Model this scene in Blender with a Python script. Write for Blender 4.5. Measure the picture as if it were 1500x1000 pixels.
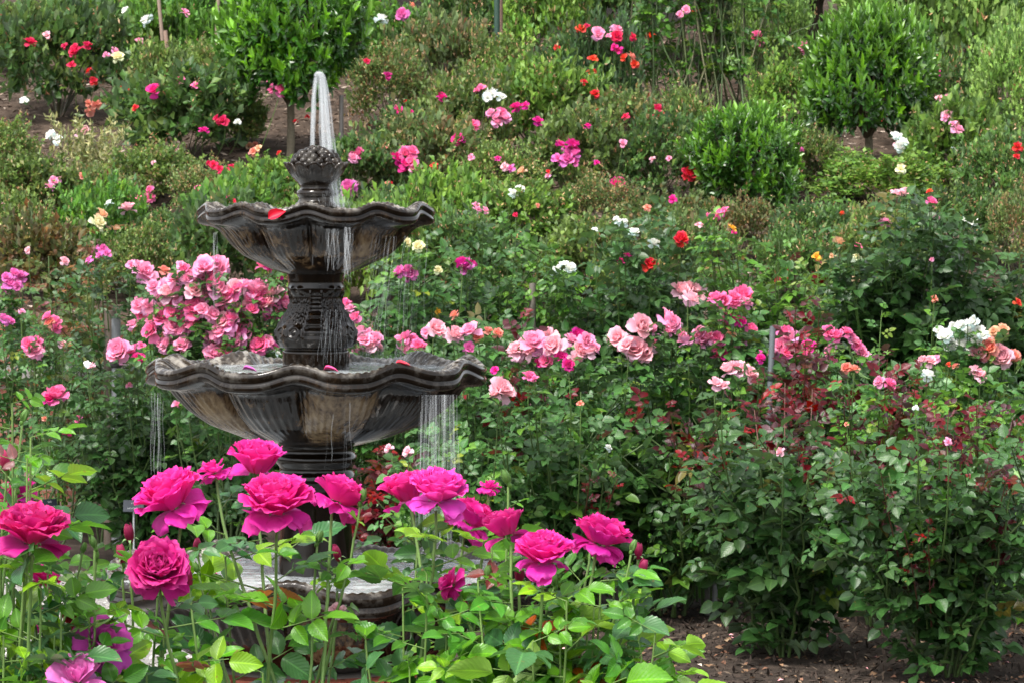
import bpy, math, random
import numpy as np
from mathutils import Vector, Matrix, Quaternion

for o in list(bpy.data.objects):
    bpy.data.objects.remove(o)
C = bpy.context.scene.collection
sc = bpy.context.scene
PI = math.pi
R = math.radians

# ------------------------------------------------------------------ camera, sky, sun, exposure
EYE = 1.6
FPX = 4800.0
HZ = 305.0
cam = bpy.data.cameras.new("camera")
camo = bpy.data.objects.new("camera", cam)
C.objects.link(camo)
camo.location = (0, 0, EYE)
camo.rotation_euler = (PI / 2, 0, 0)
cam.sensor_width = 36.0
cam.lens = FPX / 1500.0 * 36.0
cam.shift_y = -(500.0 - HZ) / 1500.0
cam.clip_start = 0.1
cam.clip_end = 2000.0
cam.dof.use_dof = True
cam.dof.focus_distance = 6.6
cam.dof.aperture_fstop = 34.0
sc.camera = camo

SUN_EL, SUN_AZ = R(58), R(215)      # azimuth measured clockwise from +Y: high, from behind the camera and to its left
world = bpy.data.worlds.new("World")
sc.world = world
world.use_nodes = True
nt = world.node_tree
bg = nt.nodes["Background"]
sky = nt.nodes.new("ShaderNodeTexSky")
sky.sky_type = 'NISHITA'
sky.sun_disc = False
sky.sun_elevation = SUN_EL
sky.sun_rotation = SUN_AZ
sky.air_density = 1.0
sky.dust_density = 3.0
sky.ozone_density = 1.0
hs = nt.nodes.new("ShaderNodeHueSaturation")
hs.inputs['Saturation'].default_value = 0.2
nt.links.new(sky.outputs[0], hs.inputs['Color'])
nt.links.new(hs.outputs[0], bg.inputs[0])
bg.inputs[1].default_value = 0.15

sl = bpy.data.lights.new("sun", 'SUN')
sl.energy = 2.0
sl.angle = R(11)
sl.color = (1.0, 0.95, 0.88)
so = bpy.data.objects.new("sun", sl)
C.objects.link(so)
sdir = Vector((math.sin(SUN_AZ) * math.cos(SUN_EL), math.cos(SUN_AZ) * math.cos(SUN_EL), math.sin(SUN_EL)))
so.rotation_euler = sdir.to_track_quat('Z', 'Y').to_euler()
so.location = (0, 0, 30)

sc.view_settings.view_transform = 'Standard'
sc.view_settings.look = 'None'
sc.view_settings.gamma = 1.0
sc.view_settings.exposure = 1.5
sc.cycles.transparent_max_bounces = 32
sc.cycles.max_bounces = 6
sc.cycles.diffuse_bounces = 3
sc.cycles.use_denoising = True

# ------------------------------------------------------------------ helpers
def PX(px, py, d):
    """world point that stands at depth d under photo pixel (px, py)"""
    return np.array([(px - 750.0) / FPX * d, d, EYE - (py - HZ) / FPX * d])

def ground_z(d):
    if d < 16.95:
        return 0.0
    if d < 24:
        return 0.95 + (d - 17) * 0.204
    return 0.95 + 7 * 0.204 + (d - 24) * 0.165

def nrm(a):
    return a / np.maximum(np.linalg.norm(a, axis=-1, keepdims=True), 1e-9)

class Acc:
    """collects vertices, faces, per-vertex colour and leaf coordinates of ONE mesh"""
    def __init__(s):
        s.v, s.f4, s.f3, s.c, s.u = [], [], [], [], []
        s.n = 0
    def add(s, v, f4=None, f3=None, c=None, u=None):
        v = np.asarray(v, dtype=np.float64).reshape(-1, 3)
        k = len(v)
        s.v.append(v)
        if f4 is not None and len(f4):
            s.f4.append(np.asarray(f4, dtype=np.int64).reshape(-1, 4) + s.n)
        if f3 is not None and len(f3):
            s.f3.append(np.asarray(f3, dtype=np.int64).reshape(-1, 3) + s.n)
        if c is None:
            c = (1, 1, 1)
        c = np.asarray(c, dtype=np.float64)
        if c.ndim == 1:
            c = np.tile(c, (k, 1))
        s.c.append(c)
        s.u.append(np.zeros((k, 2)) if u is None else np.asarray(u, dtype=np.float64))
        s.n += k
    def mesh(s, name, mat, smooth=True):
        me = bpy.data.meshes.new(name)
        if s.n:
            v = np.concatenate(s.v)
            me.vertices.add(len(v))
            me.vertices.foreach_set('co', v.ravel().astype(np.float32))
            q = np.concatenate(s.f4) if s.f4 else np.zeros((0, 4), int)
            t = np.concatenate(s.f3) if s.f3 else np.zeros((0, 3), int)
            li = np.concatenate([q.ravel(), t.ravel()]).astype(np.int32)
            me.loops.add(len(li))
            me.loops.foreach_set('vertex_index', li)
            ls = np.concatenate([np.arange(len(q)) * 4, len(q) * 4 + np.arange(len(t)) * 3]).astype(np.int32)
            me.polygons.add(len(ls))
            me.polygons.foreach_set('loop_start', ls)
            me.polygons.foreach_set('use_smooth', np.full(len(ls), smooth))
            me.update(calc_edges=True)
            c = np.concatenate(s.c)
            a = me.attributes.new('Col', 'FLOAT_COLOR', 'POINT')
            a.data.foreach_set('color', np.concatenate([c, np.ones((len(c), 1))], 1).ravel().astype(np.float32))
            a = me.attributes.new('luv', 'FLOAT2', 'POINT')
            a.data.foreach_set('vector', np.concatenate(s.u).ravel().astype(np.float32))
        if mat:
            me.materials.append(mat)
        return me
    def build(s, name, mat, parent=None, origin=None, smooth=True):
        if origin is not None:
            s.v = [v - np.asarray(origin) for v in s.v]
        o = bpy.data.objects.new(name, s.mesh(name, mat, smooth))
        C.objects.link(o)
        if parent is not None:
            o.parent = parent
        elif origin is not None:
            o.location = origin
        return o

def tag(o, label=None, cat=None, group=None, kind=None):
    if label: o['label'] = label
    if cat: o['category'] = cat
    if group: o['group'] = group
    if kind: o['kind'] = kind
    return o

def thing(name, loc, label, cat, group=None):
    o = bpy.data.objects.new(name, None)
    C.objects.link(o)
    o.location = tuple(loc)
    o.empty_display_size = 0.1
    return tag(o, label, cat, group)

def inst(name, me, parent, loc, rot=None, scale=1.0, color=None):
    o = bpy.data.objects.new(name, me)
    C.objects.link(o)
    o.parent = parent
    o.location = tuple(loc)
    if rot is not None:
        o.rotation_mode = 'QUATERNION'
        o.rotation_quaternion = rot
    o.scale = (scale,) * 3 if np.isscalar(scale) else tuple(scale)
    if color is not None:
        o.color = (*color, 1.0)
    return o

def tube(acc, pts, rad, seg=6, col=(1, 1, 1), cap=False):
    pts = np.asarray(pts, float)
    n = len(pts)
    rad = np.broadcast_to(np.asarray(rad, float), (n,))
    T = nrm(np.gradient(pts, axis=0))
    ref = np.array([0.13, 0.97, 0.2]) if abs(T[0][1]) < 0.8 else np.array([1.0, 0, 0])
    A = nrm(np.cross(T, ref)); B = np.cross(T, A)
    th = np.arange(seg) / seg * 2 * PI
    ring = pts[:, None] + rad[:, None, None] * (A[:, None] * np.cos(th)[None, :, None] + B[:, None] * np.sin(th)[None, :, None])
    i = np.arange(n - 1)[:, None] * seg; j = np.arange(seg)[None]; k = (j + 1) % seg
    f = np.stack([i + j, i + k, i + seg + k, i + seg + j], -1).reshape(-1, 4)
    u = np.stack([np.tile(np.arange(seg) / seg, n), np.repeat(np.linspace(0, 1, n), seg)], 1)
    acc.add(ring.reshape(-1, 3), f, None, col, u)
    if cap:
        acc.add(ring[-1], None, [[0, a, a + 1] for a in range(1, seg - 1)], col)

def bez(p0, p1, p2, n):
    t = np.linspace(0, 1, n)[:, None]
    return (1 - t) ** 2 * np.asarray(p0) + 2 * t * (1 - t) * np.asarray(p1) + t * t * np.asarray(p2)

def lathe(acc, prof, nth=64, fn=None, col=None, closed=False):
    """prof: (r, z) rows; fn(theta, r, z, i) -> r, z"""
    prof = np.asarray(prof, float)
    m = len(prof)
    th = np.arange(nth) / nth * 2 * PI
    rr = np.repeat(prof[:, 0:1], nth, 1); zz = np.repeat(prof[:, 1:2], nth, 1)
    TH = np.repeat(th[None], m, 0)
    if fn:
        rr, zz = fn(TH, rr, zz, np.repeat(np.arange(m)[:, None], nth, 1))
    v = np.stack([rr * np.sin(TH), -rr * np.cos(TH), zz], -1)
    i = np.arange(m - 1)[:, None] * nth; j = np.arange(nth)[None]; k = (j + 1) % nth
    f = np.stack([i + j, i + k, i + nth + k, i + nth + j], -1).reshape(-1, 4)
    c = None
    if col is not None:
        c = np.repeat(np.asarray(col, float), nth, 0)
    u = np.stack([TH / (2 * PI), zz], -1).reshape(-1, 2)
    acc.add(v.reshape(-1, 3), f, None, c, u)

def box(acc, lo, hi, col=(1, 1, 1), M=None, bev=0.0):
    x0, y0, z0 = lo; x1, y1, z1 = hi
    v = np.array([[x0, y0, z0], [x1, y0, z0], [x1, y1, z0], [x0, y1, z0], [x0, y0, z1], [x1, y0, z1], [x1, y1, z1], [x0, y1, z1]], float)
    if M is not None:
        v = v @ np.asarray(M)[:3, :3].T + np.asarray(M)[:3, 3]
    acc.add(v, [[0, 3, 2, 1], [4, 5, 6, 7], [0, 1, 5, 4], [1, 2, 6, 5], [2, 3, 7, 6], [3, 0, 4, 7]], None, col)

def resample(prof, n):
    prof = np.asarray(prof, float)
    seg = np.r_[0, np.cumsum(np.linalg.norm(np.diff(prof, axis=0), axis=1))]
    t = np.linspace(0, seg[-1], n)
    return np.stack([np.interp(t, seg, prof[:, 0]), np.interp(t, seg, prof[:, 1])], 1)

def smooth_prof(prof, n, k=1):
    p = resample(prof, n)
    for _ in range(k):
        p[1:-1] = (p[:-2] + 2 * p[1:-1] + p[2:]) / 4
    return p

# ------------------------------------------------------------------ materials
def new_mat(name):
    m = bpy.data.materials.new(name)
    m.use_nodes = True
    t = m.node_tree
    for n in list(t.nodes):
        t.nodes.remove(n)
    out = t.nodes.new('ShaderNodeOutputMaterial')
    return m, t, out

class NT:
    def __init__(s, t): s.t = t
    def n(s, typ, **kw):
        nd = s.t.nodes.new(typ)
        for k, v in kw.items():
            if k.startswith('i_'):
                key = k[2:]
                key = int(key) if key.isdigit() else key.replace('_', ' ')
                nd.inputs[key].default_value = v
            else:
                setattr(nd, k, v)
        return nd
    def l(s, a, b): s.t.links.new(a, b)
    def math(s, op, a, b=None, c=None):
        nd = s.t.nodes.new('ShaderNodeMath'); nd.operation = op
        for i, x in enumerate((a, b, c)):
            if x is None: continue
            if hasattr(x, 'links'): s.l(x, nd.inputs[i])
            else: nd.inputs[i].default_value = x
        return nd.outputs[0]
    def mix(s, fac, a, b, mode='MIX'):
        nd = s.t.nodes.new('ShaderNodeMix'); nd.data_type = 'RGBA'; nd.blend_type = mode
        for sock, x in ((nd.inputs[0], fac), (nd.inputs[6], a), (nd.inputs[7], b)):
            if hasattr(x, 'links'): s.l(x, sock)
            elif isinstance(x, (int, float)): sock.default_value = x
            else: sock.default_value = (*x, 1.0)
        return nd.outputs[2]
    def ramp(s, fac, stops, interp='LINEAR'):
        nd = s.t.nodes.new('ShaderNodeValToRGB')
        el = nd.color_ramp.elements
        nd.color_ramp.interpolation = interp
        while len(el) < len(stops): el.new(0.5)
        for e, (p, c) in zip(el, stops):
            e.position = p
            e.color = (*c, 1.0) if not np.isscalar(c) else (c, c, c, 1.0)
        s.l(fac, nd.inputs[0])
        return nd.outputs[0]
    def noise(s, scale, vec=None, detail=3.0, rough=0.5, stretch=None):
        nd = s.n('ShaderNodeTexNoise')
        nd.inputs['Scale'].default_value = scale
        nd.inputs['Detail'].default_value = detail
        nd.inputs['Roughness'].default_value = rough
        if vec is None:
            vec = s.n('ShaderNodeTexCoord').outputs['Object']
        if stretch is not None:
            mp = s.n('ShaderNodeMapping'); mp.inputs['Scale'].default_value = stretch
            s.l(vec, mp.inputs[0]); vec = mp.outputs[0]
        s.l(vec, nd.inputs['Vector'])
        return nd.outputs[0]
    def bump(s, h, strength=0.3, dist=0.01):
        b = s.n('ShaderNodeBump'); b.inputs['Strength'].default_value = strength; b.inputs['Distance'].default_value = dist
        s.l(h, b.inputs['Height'])
        return b.outputs[0]

def leaf_material(name, rough=0.42, transl=0.28, vein=True, gloss=0.5, pale=0.5):
    m, t, out = new_mat(name); N = NT(t)
    col = N.n('ShaderNodeAttribute', attribute_name='Col').outputs['Color']
    uv = N.n('ShaderNodeAttribute', attribute_name='luv').outputs['Vector']
    inf = N.n('ShaderNodeObjectInfo').outputs['Random']
    big = N.noise(14.0, N.n('ShaderNodeTexCoord').outputs['Object'], 2.0)
    hsv = N.n('ShaderNodeHueSaturation')
    N.l(N.math('ADD', N.math('MULTIPLY', big, 0.03), 0.485), hsv.inputs['Hue'])
    N.l(N.math('ADD', N.math('MULTIPLY', N.math('ADD', big, N.math('MULTIPLY', inf, 0.5)), 0.6), 0.42), hsv.inputs['Value'])
    hsv.inputs['Saturation'].default_value = 1.10
    N.l(col, hsv.inputs['Color'])
    base = hsv.outputs[0]
    spot = N.noise(70.0, None, 2.0)
    rust = N.math('MULTIPLY', N.math('GREATER_THAN', N.math('ADD', spot, N.math('MULTIPLY', big, 0.5)), 1.0), 0.7)
    base = N.mix(rust, base, (0.16, 0.11, 0.03))
    nrmv = None
    if vein:
        sp = N.n('ShaderNodeSeparateXYZ'); N.l(uv, sp.inputs[0])
        au = N.math('ABSOLUTE', sp.outputs[0])
        mid = N.math('LESS_THAN', au, 0.07)
        # side veins run out and forward from the midrib
        ph = N.math('SUBTRACT', N.math('MULTIPLY', sp.outputs[1], 9.0), N.math('MULTIPLY', au, 2.6))
        vv = N.math('PINGPONG', ph, 0.5)
        vmask = N.math('LESS_THAN', vv, 0.09)
        isleaf = N.math('GREATER_THAN', sp.outputs[1], 0.002)
        fac = N.math('MULTIPLY', N.math('MAXIMUM', N.math('MULTIPLY', mid, 0.5), N.math('MULTIPLY', vmask, 0.10)), isleaf)
        base = N.mix(fac, base, N.mix(1.0, base, (2.4, 2.2, 2.0), 'MULTIPLY'))
        nrmv = N.bump(N.math('ADD', N.math('MULTIPLY', vv, 0.5), N.noise(90.0, None, 3.0)), 0.3, 0.004)
    back = N.n('ShaderNodeNewGeometry').outputs['Backfacing']
    hb = N.mix(N.math('MULTIPLY', back, pale), base, N.mix(1.0, N.mix(0.12, base, (0.5, 0.5, 0.5)), (1.5, 1.45, 1.6), 'MULTIPLY'))
    p = N.n('ShaderNodeBsdfPrincipled')
    N.l(hb, p.inputs['Base Color'])
    p.inputs['Roughness'].default_value = rough
    p.inputs['Specular IOR Level'].default_value = gloss
    if nrmv: N.l(nrmv, p.inputs['Normal'])
    tr = N.n('ShaderNodeBsdfTranslucent')
    tc = N.mix(1.0, hb, (1.5, 1.75, 0.7), 'MULTIPLY')
    N.l(tc, tr.inputs['Color'])
    mx = N.n('ShaderNodeMixShader'); mx.inputs[0].default_value = transl
    N.l(p.outputs[0], mx.inputs[1]); N.l(tr.outputs[0], mx.inputs[2])
    N.l(mx.outputs[0], out.inputs['Surface'])
    return m

M_LEAF = leaf_material('rose_leaf', 0.36, 0.16, True, 0.34)
M_LEAFBIG = leaf_material('rose_leaf_near', 0.36, 0.24, True, 0.45)
M_SMALL = leaf_material('shrub_leaf', 0.45, 0.18, False, 0.24)
M_LAUREL = leaf_material('laurel_leaf', 0.32, 0.2, False, 0.6, 0.3)

def petal_material():
    m, t, out = new_mat('rose_petal'); N = NT(t)
    oc = N.n('ShaderNodeObjectInfo').outputs['Color']
    c = N.n('ShaderNodeAttribute', attribute_name='Col').outputs['Color']
    sp = N.n('ShaderNodeSeparateXYZ'); N.l(c, sp.inputs[0])       # x: random per petal, y: 0 base .. 1 tip, z: 0 heart .. 1 outer
    hsv = N.n('ShaderNodeHueSaturation')
    N.l(N.math('ADD', 0.492, N.math('MULTIPLY', sp.outputs[0], 0.016)), hsv.inputs['Hue'])
    N.l(N.math('ADD', 0.86, N.math('MULTIPLY', sp.outputs[0], 0.22)), hsv.inputs['Value'])
    N.l(oc, hsv.inputs['Color'])
    lu = N.n('ShaderNodeAttribute', attribute_name='luv').outputs['Vector']
    st = N.noise(3.0, lu, 4.0, 0.6, (9.0, 0.8, 1.0))
    old = N.math('MULTIPLY', N.math('GREATER_THAN', sp.outputs[2], 0.995), 0.55)      # the oldest outer petals fade to purple
    hv = N.mix(old, hsv.outputs[0], N.mix(1.0, hsv.outputs[0], (0.62, 0.9, 1.05), 'MULTIPLY'))
    base = N.mix(N.math('MULTIPLY', st, 0.5), hv, N.mix(1.0, hv, (1.2, 1.3, 1.25), 'MULTIPLY'))
    rim = N.math('MULTIPLY', N.math('POWER', sp.outputs[1], 5.0), 0.32)                                       # petal rims are paler
    base = N.mix(rim, base, N.mix(0.30, base, (1.0, 0.48, 0.78)))
    base = N.mix(N.math('MULTIPLY', N.math('POWER', N.math('SUBTRACT', 1.0, sp.outputs[1]), 3.0), 0.10), base, (0.9, 0.62, 0.55))
    p = N.n('ShaderNodeBsdfPrincipled')
    N.l(base, p.inputs['Base Color'])
    p.inputs['Roughness'].default_value = 0.5
    p.inputs['Specular IOR Level'].default_value = 0.25
    p.inputs['Sheen Weight'].default_value = 0.25
    N.l(base, p.inputs['Sheen Tint'])
    N.l(N.bump(st, 0.25, 0.03), p.inputs['Normal'])
    tr = N.n('ShaderNodeBsdfTranslucent'); N.l(base, tr.inputs['Color'])
    mx = N.n('ShaderNodeMixShader'); mx.inputs[0].default_value = 0.42
    N.l(p.outputs[0], mx.inputs[1]); N.l(tr.outputs[0], mx.inputs[2])
    N.l(mx.outputs[0], out.inputs['Surface'])
    return m
M_PETAL = petal_material()

def attr_mat(name, rough=0.6, spec=0.3, bumps=0.0, nscale=40.0, vary=0.4):
    m, t, out = new_mat(name); N = NT(t)
    col = N.n('ShaderNodeAttribute', attribute_name='Col').outputs['Color']
    nz = N.noise(nscale, None, 5.0, 0.6)
    f = N.math('ADD', N.math('MULTIPLY', nz, 2 * vary), 1 - vary)
    cb = N.n('ShaderNodeCombineXYZ')
    for i in range(3): N.l(f, cb.inputs[i])
    base = N.mix(1.0, col, cb.outputs[0], 'MULTIPLY')
    p = N.n('ShaderNodeBsdfPrincipled')
    N.l(base, p.inputs['Base Color'])
    p.inputs['Roughness'].default_value = rough
    p.inputs['Specular IOR Level'].default_value = spec
    if bumps: N.l(N.bump(nz, bumps, 0.01), p.inputs['Normal'])
    N.l(p.outputs[0], out.inputs['Surface'])
    return m
M_STEM = attr_mat('plant_stem', 0.45, 0.4, 0.1, 60.0)
M_BARK = attr_mat('bark', 0.85, 0.2, 0.6, 50.0)
M_CHIP = attr_mat('bark_chip', 0.8, 0.2, 0.3, 60.0)
M_METAL = attr_mat('stake_metal', 0.5, 0.5, 0.1, 30.0, 0.25)
M_SIGN = attr_mat('sign_plastic', 0.4, 0.4, 0.0, 10.0, 0.1)
M_FLATPETAL = attr_mat('loose_petal', 0.5, 0.3, 0.0, 20.0, 0.2)

def ground_mat(name, stops, scale, rough=0.95, bump=0.6, fine=220.0):
    m, t, out = new_mat(name); N = NT(t)
    a = N.noise(scale, None, 6.0, 0.65)
    b = N.noise(fine, None, 4.0, 0.7)
    f = N.math('ADD', N.math('MULTIPLY', a, 0.55), N.math('MULTIPLY', b, 0.45))
    base = N.ramp(f, stops)
    p = N.n('ShaderNodeBsdfPrincipled'); N.l(base, p.inputs['Base Color'])
    p.inputs['Roughness'].default_value = rough
    p.inputs['Specular IOR Level'].default_value = 0.2
    N.l(N.bump(f, bump, 0.03), p.inputs['Normal'])
    N.l(p.outputs[0], out.inputs['Surface'])
    return m
M_SOIL = ground_mat('garden_soil', [(0.32, (0.012, 0.009, 0.007)), (0.5, (0.035, 0.026, 0.02)), (0.66, (0.09, 0.065, 0.05))], 9.0)
M_HILL = ground_mat('mulched_hillside', [(0.3, (0.014, 0.010, 0.007)), (0.5, (0.05, 0.034, 0.024)), (0.68, (0.14, 0.10, 0.075))], 6.0)
M_GRAVEL = ground_mat('gravel', [(0.3, (0.10, 0.095, 0.09)), (0.5, (0.26, 0.25, 0.235)), (0.68, (0.5, 0.48, 0.45))], 30.0, 0.9, 0.8, 130.0)
M_LAWN = ground_mat('lawn_turf', [(0.3, (0.03, 0.08, 0.012)), (0.55, (0.08, 0.2, 0.03)), (0.7, (0.13, 0.28, 0.05))], 12.0)
M_GRASS = leaf_material('grass_blade', 0.5, 0.3, False, 0.3, 0.1)

def stone_mat():
    m, t, out = new_mat('wet_bronze_stone'); N = NT(t)
    obj = N.n('ShaderNodeTexCoord').outputs['Object']
    col = N.n('ShaderNodeAttribute', attribute_name='Col').outputs['Color']   # r: mineral crust of the lip, g: dry weathered face
    sp = N.n('ShaderNodeSeparateXYZ'); N.l(col, sp.inputs[0])
    streak = N.noise(1.0, obj, 5.0, 0.6, (46.0, 46.0, 3.0))
    fine = N.noise(1.0, obj, 4.0, 0.65, (170.0, 170.0, 9.0))
    blotch = N.noise(1.0, obj, 2.0, 0.5, (7.0, 7.0, 1.6))
    f = N.math('ADD', N.math('MULTIPLY', streak, 0.55), N.math('MULTIPLY', blotch, 0.45))
    f = N.math('ADD', f, N.math('MULTIPLY', N.math('SUBTRACT', fine, 0.5), 0.18))
    f = N.math('ADD', f, N.math('MULTIPLY', N.math('SUBTRACT', sp.outputs[1], 0.5), 0.36))
    base = N.ramp(f, [(0.40, (0.0035, 0.0020, 0.0010)), (0.50, (0.009, 0.0048, 0.0022)), (0.55, (0.026, 0.0145, 0.0065)), (0.60, (0.085, 0.054, 0.028)), (0.74, (0.19, 0.14, 0.08))])
    lime = N.noise(28.0, obj, 5.0, 0.6)
    lipc = N.ramp(lime, [(0.36, (0.012, 0.009, 0.006)), (0.50, (0.035, 0.027, 0.020)), (0.66, (0.26, 0.24, 0.21))])
    base = N.mix(sp.outputs[0], base, lipc)
    p = N.n('ShaderNodeBsdfPrincipled'); N.l(base, p.inputs['Base Color'])
    N.l(N.ramp(f, [(0.4, 0.05), (0.6, 0.16)]), p.inputs['Roughness'])
    p.inputs['Specular IOR Level'].default_value = 0.28
    p.inputs['Coat Weight'].default_value = 0.0
    p.inputs['Coat Roughness'].default_value = 0.12
    h = N.math('ADD', fine, N.math('MULTIPLY', streak, 0.8))
    N.l(N.bump(h, 0.10, 0.003), p.inputs['Normal'])
    N.l(p.outputs[0], out.inputs['Surface'])
    return m
M_STONE = stone_mat()

def water_mat(name, opacity, white=(0.55, 0.58, 0.6), stretch=(60, 60, 4), rough=0.25, lo=(0.3, 0.35), hi=(0.65, 1.0), edge=0.0):
    m, t, out = new_mat(name); N = NT(t)
    nz = N.noise(1.0, N.n('ShaderNodeTexCoord').outputs['Object'], 3.0, 0.6, stretch)
    p = N.n('ShaderNodeBsdfPrincipled')
    p.inputs['Base Color'].default_value = (*white, 1)
    p.inputs['Roughness'].default_value = rough
    p.inputs['Specular IOR Level'].default_value = 0.5
    N.l(N.bump(nz, 0.3, 0.01), p.inputs['Normal'])
    tr = N.n('ShaderNodeBsdfTransparent')
    soft = N.n('ShaderNodeLayerWeight'); soft.inputs[0].default_value = 0.5
    core = N.math('POWER', N.math('SUBTRACT', 1.0, soft.outputs['Facing']), edge)      # thin water at the edge of a stream lets more through
    fac = N.math('MULTIPLY', N.math('MULTIPLY', N.ramp(nz, [lo, hi]), core), opacity)
    mx = N.n('ShaderNodeMixShader'); N.l(fac, mx.inputs[0])
    N.l(tr.outputs[0], mx.inputs[1]); N.l(p.outputs[0], mx.inputs[2])
    N.l(mx.outputs[0], out.inputs['Surface'])
    return m
M_JET = water_mat('jet_water', 0.17, (0.52, 0.55, 0.57), (90, 90, 3), 0.25, (0.3, 0.4), (0.65, 1.0), 1.2)
M_FALL = water_mat('falling_water', 0.125, (0.52, 0.55, 0.57), (50, 50, 1.2), 0.25, (0.38, 0.15), (0.65, 1.0), 1.5)
M_SHEET = water_mat('water_sheet', 0.17, (0.52, 0.55, 0.57), (70, 70, 4), 0.25, (0.3, 0.3), (0.65, 1.0), 1.0)
M_MIST = water_mat('falling_sheet', 0.34, (0.52, 0.55, 0.57), (75, 75, 1.6), 0.25, (0.44, 0.0), (0.75, 1.0))
M_POOL = water_mat('foamy_pool_water', 0.95, (0.46, 0.49, 0.50), (14, 14, 14), 0.12)

def brick_mat(name, scale, bw, bh, mortar=0.02, axis='XZ', c1=(0.26, 0.075, 0.045), c2=(0.17, 0.05, 0.035)):
    m, t, out = new_mat(name); N = NT(t)
    obj = N.n('ShaderNodeTexCoord').outputs['Object']
    sp = N.n('ShaderNodeSeparateXYZ'); N.l(obj, sp.inputs[0])
    cb = N.n('ShaderNodeCombineXYZ')
    N.l(sp.outputs[0], cb.inputs[0]); N.l(sp.outputs[2], cb.inputs[1])
    br = N.n('ShaderNodeTexBrick')
    N.l(cb.outputs[0], br.inputs['Vector'])
    br.inputs['Color1'].default_value = (*c1, 1); br.inputs['Color2'].default_value = (*c2, 1)
    br.inputs['Mortar'].default_value = (0.2, 0.18, 0.16, 1)
    br.inputs['Scale'].default_value = scale
    br.inputs['Mortar Size'].default_value = mortar
    br.inputs['Brick Width'].default_value = bw
    br.inputs['Row Height'].default_value = bh
    nz = N.noise(30.0, obj, 5.0, 0.6)
    base = N.mix(0.35, br.outputs[0], N.ramp(nz, [(0.3, (0.08, 0.03, 0.02)), (0.7, (0.4, 0.2, 0.14))]))
    p = N.n('ShaderNodeBsdfPrincipled'); N.l(base, p.inputs['Base Color'])
    p.inputs['Roughness'].default_value = 0.85
    N.l(N.bump(N.math('SUBTRACT', nz, N.math('MULTIPLY', br.outputs[1], 1.5)), 0.5, 0.01), p.inputs['Normal'])
    N.l(p.outputs[0], out.inputs['Surface'])
    return m
M_BRICKWALL = brick_mat('brick_wall', 1.0, 0.215, 0.075, 0.008)
M_BRICK = attr_mat('brick', 0.75, 0.3, 0.4, 50.0, 0.35)
M_COPING = attr_mat('grey_coping', 0.8, 0.3, 0.3, 40.0, 0.3)
# ------------------------------------------------------------------ leaves
def leaf_tpl(nv, nu, ratio=0.62, fold=0.18, curl=0.22, serr=0.0, point=0.75):
    """leaf blade, length 1 along +Y, upper side +Z"""
    v = np.linspace(0, 1, nv)
    w = ratio / 2 * np.sin(PI * np.clip(v, 0, 1) ** point) ** 0.8
    w = np.maximum(w, 0.012)
    u = np.linspace(-1, 1, nu)
    U, V = np.meshgrid(u, v)
    Wd = np.repeat(w[:, None], nu, 1)
    if serr:
        Wd = Wd * (1 + serr * np.where(np.arange(nv) % 2 == 0, 1, -1)[:, None] * (np.abs(U) > 0.9) * (V > 0.05) * (V < 0.97))
    X = U * Wd
    Z = np.abs(U) ** 1.3 * Wd * fold * 2 - curl * V ** 2 + 0.03 * np.sin(V * 9) * np.abs(U)
    vert = np.stack([X, V, Z], -1).reshape(-1, 3)
    i = np.arange(nv - 1)[:, None] * nu; j = np.arange(nu - 1)[None]
    f = np.stack([i + j, i + j + 1, i + nu + j + 1, i + nu + j], -1).reshape(-1, 4)
    uv = np.stack([U, V * 0.99 + 0.005], -1).reshape(-1, 2)
    return vert, f, uv
T_NEAR = leaf_tpl(17, 7, 0.66, 0.16, 0.22, 0.045)
T_MID = leaf_tpl(5, 3, 0.76, 0.2, 0.2)
T_LOW = leaf_tpl(3, 3, 0.7, 0.25, 0.2)
T_LAUR = leaf_tpl(5, 3, 0.42, 0.3, 0.2)
T_NEEDLE = leaf_tpl(3, 2, 0.3, 0.0, 0.1)

def place_leaves(acc, tpl, P, D, Nn, S, col):
    P = np.asarray(P, float); D = nrm(np.asarray(D, float)); Nn = np.asarray(Nn, float)
    Xv = nrm(np.cross(D, Nn)); Z = np.cross(Xv, D)
    v, f, uv = tpl
    S = np.broadcast_to(np.asarray(S, float), (len(P),))
    W = P[:, None] + S[:, None, None] * (v[None, :, 0:1] * Xv[:, None] + v[None, :, 1:2] * D[:, None] + v[None, :, 2:3] * Z[:, None])
    k = len(v)
    F = f[None] + (np.arange(len(P)) * k)[:, None, None]
    acc.add(W.reshape(-1, 3), F.reshape(-1, 4), None, np.repeat(np.asarray(col, float), k, 0), np.tile(uv, (len(P), 1)))

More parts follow.
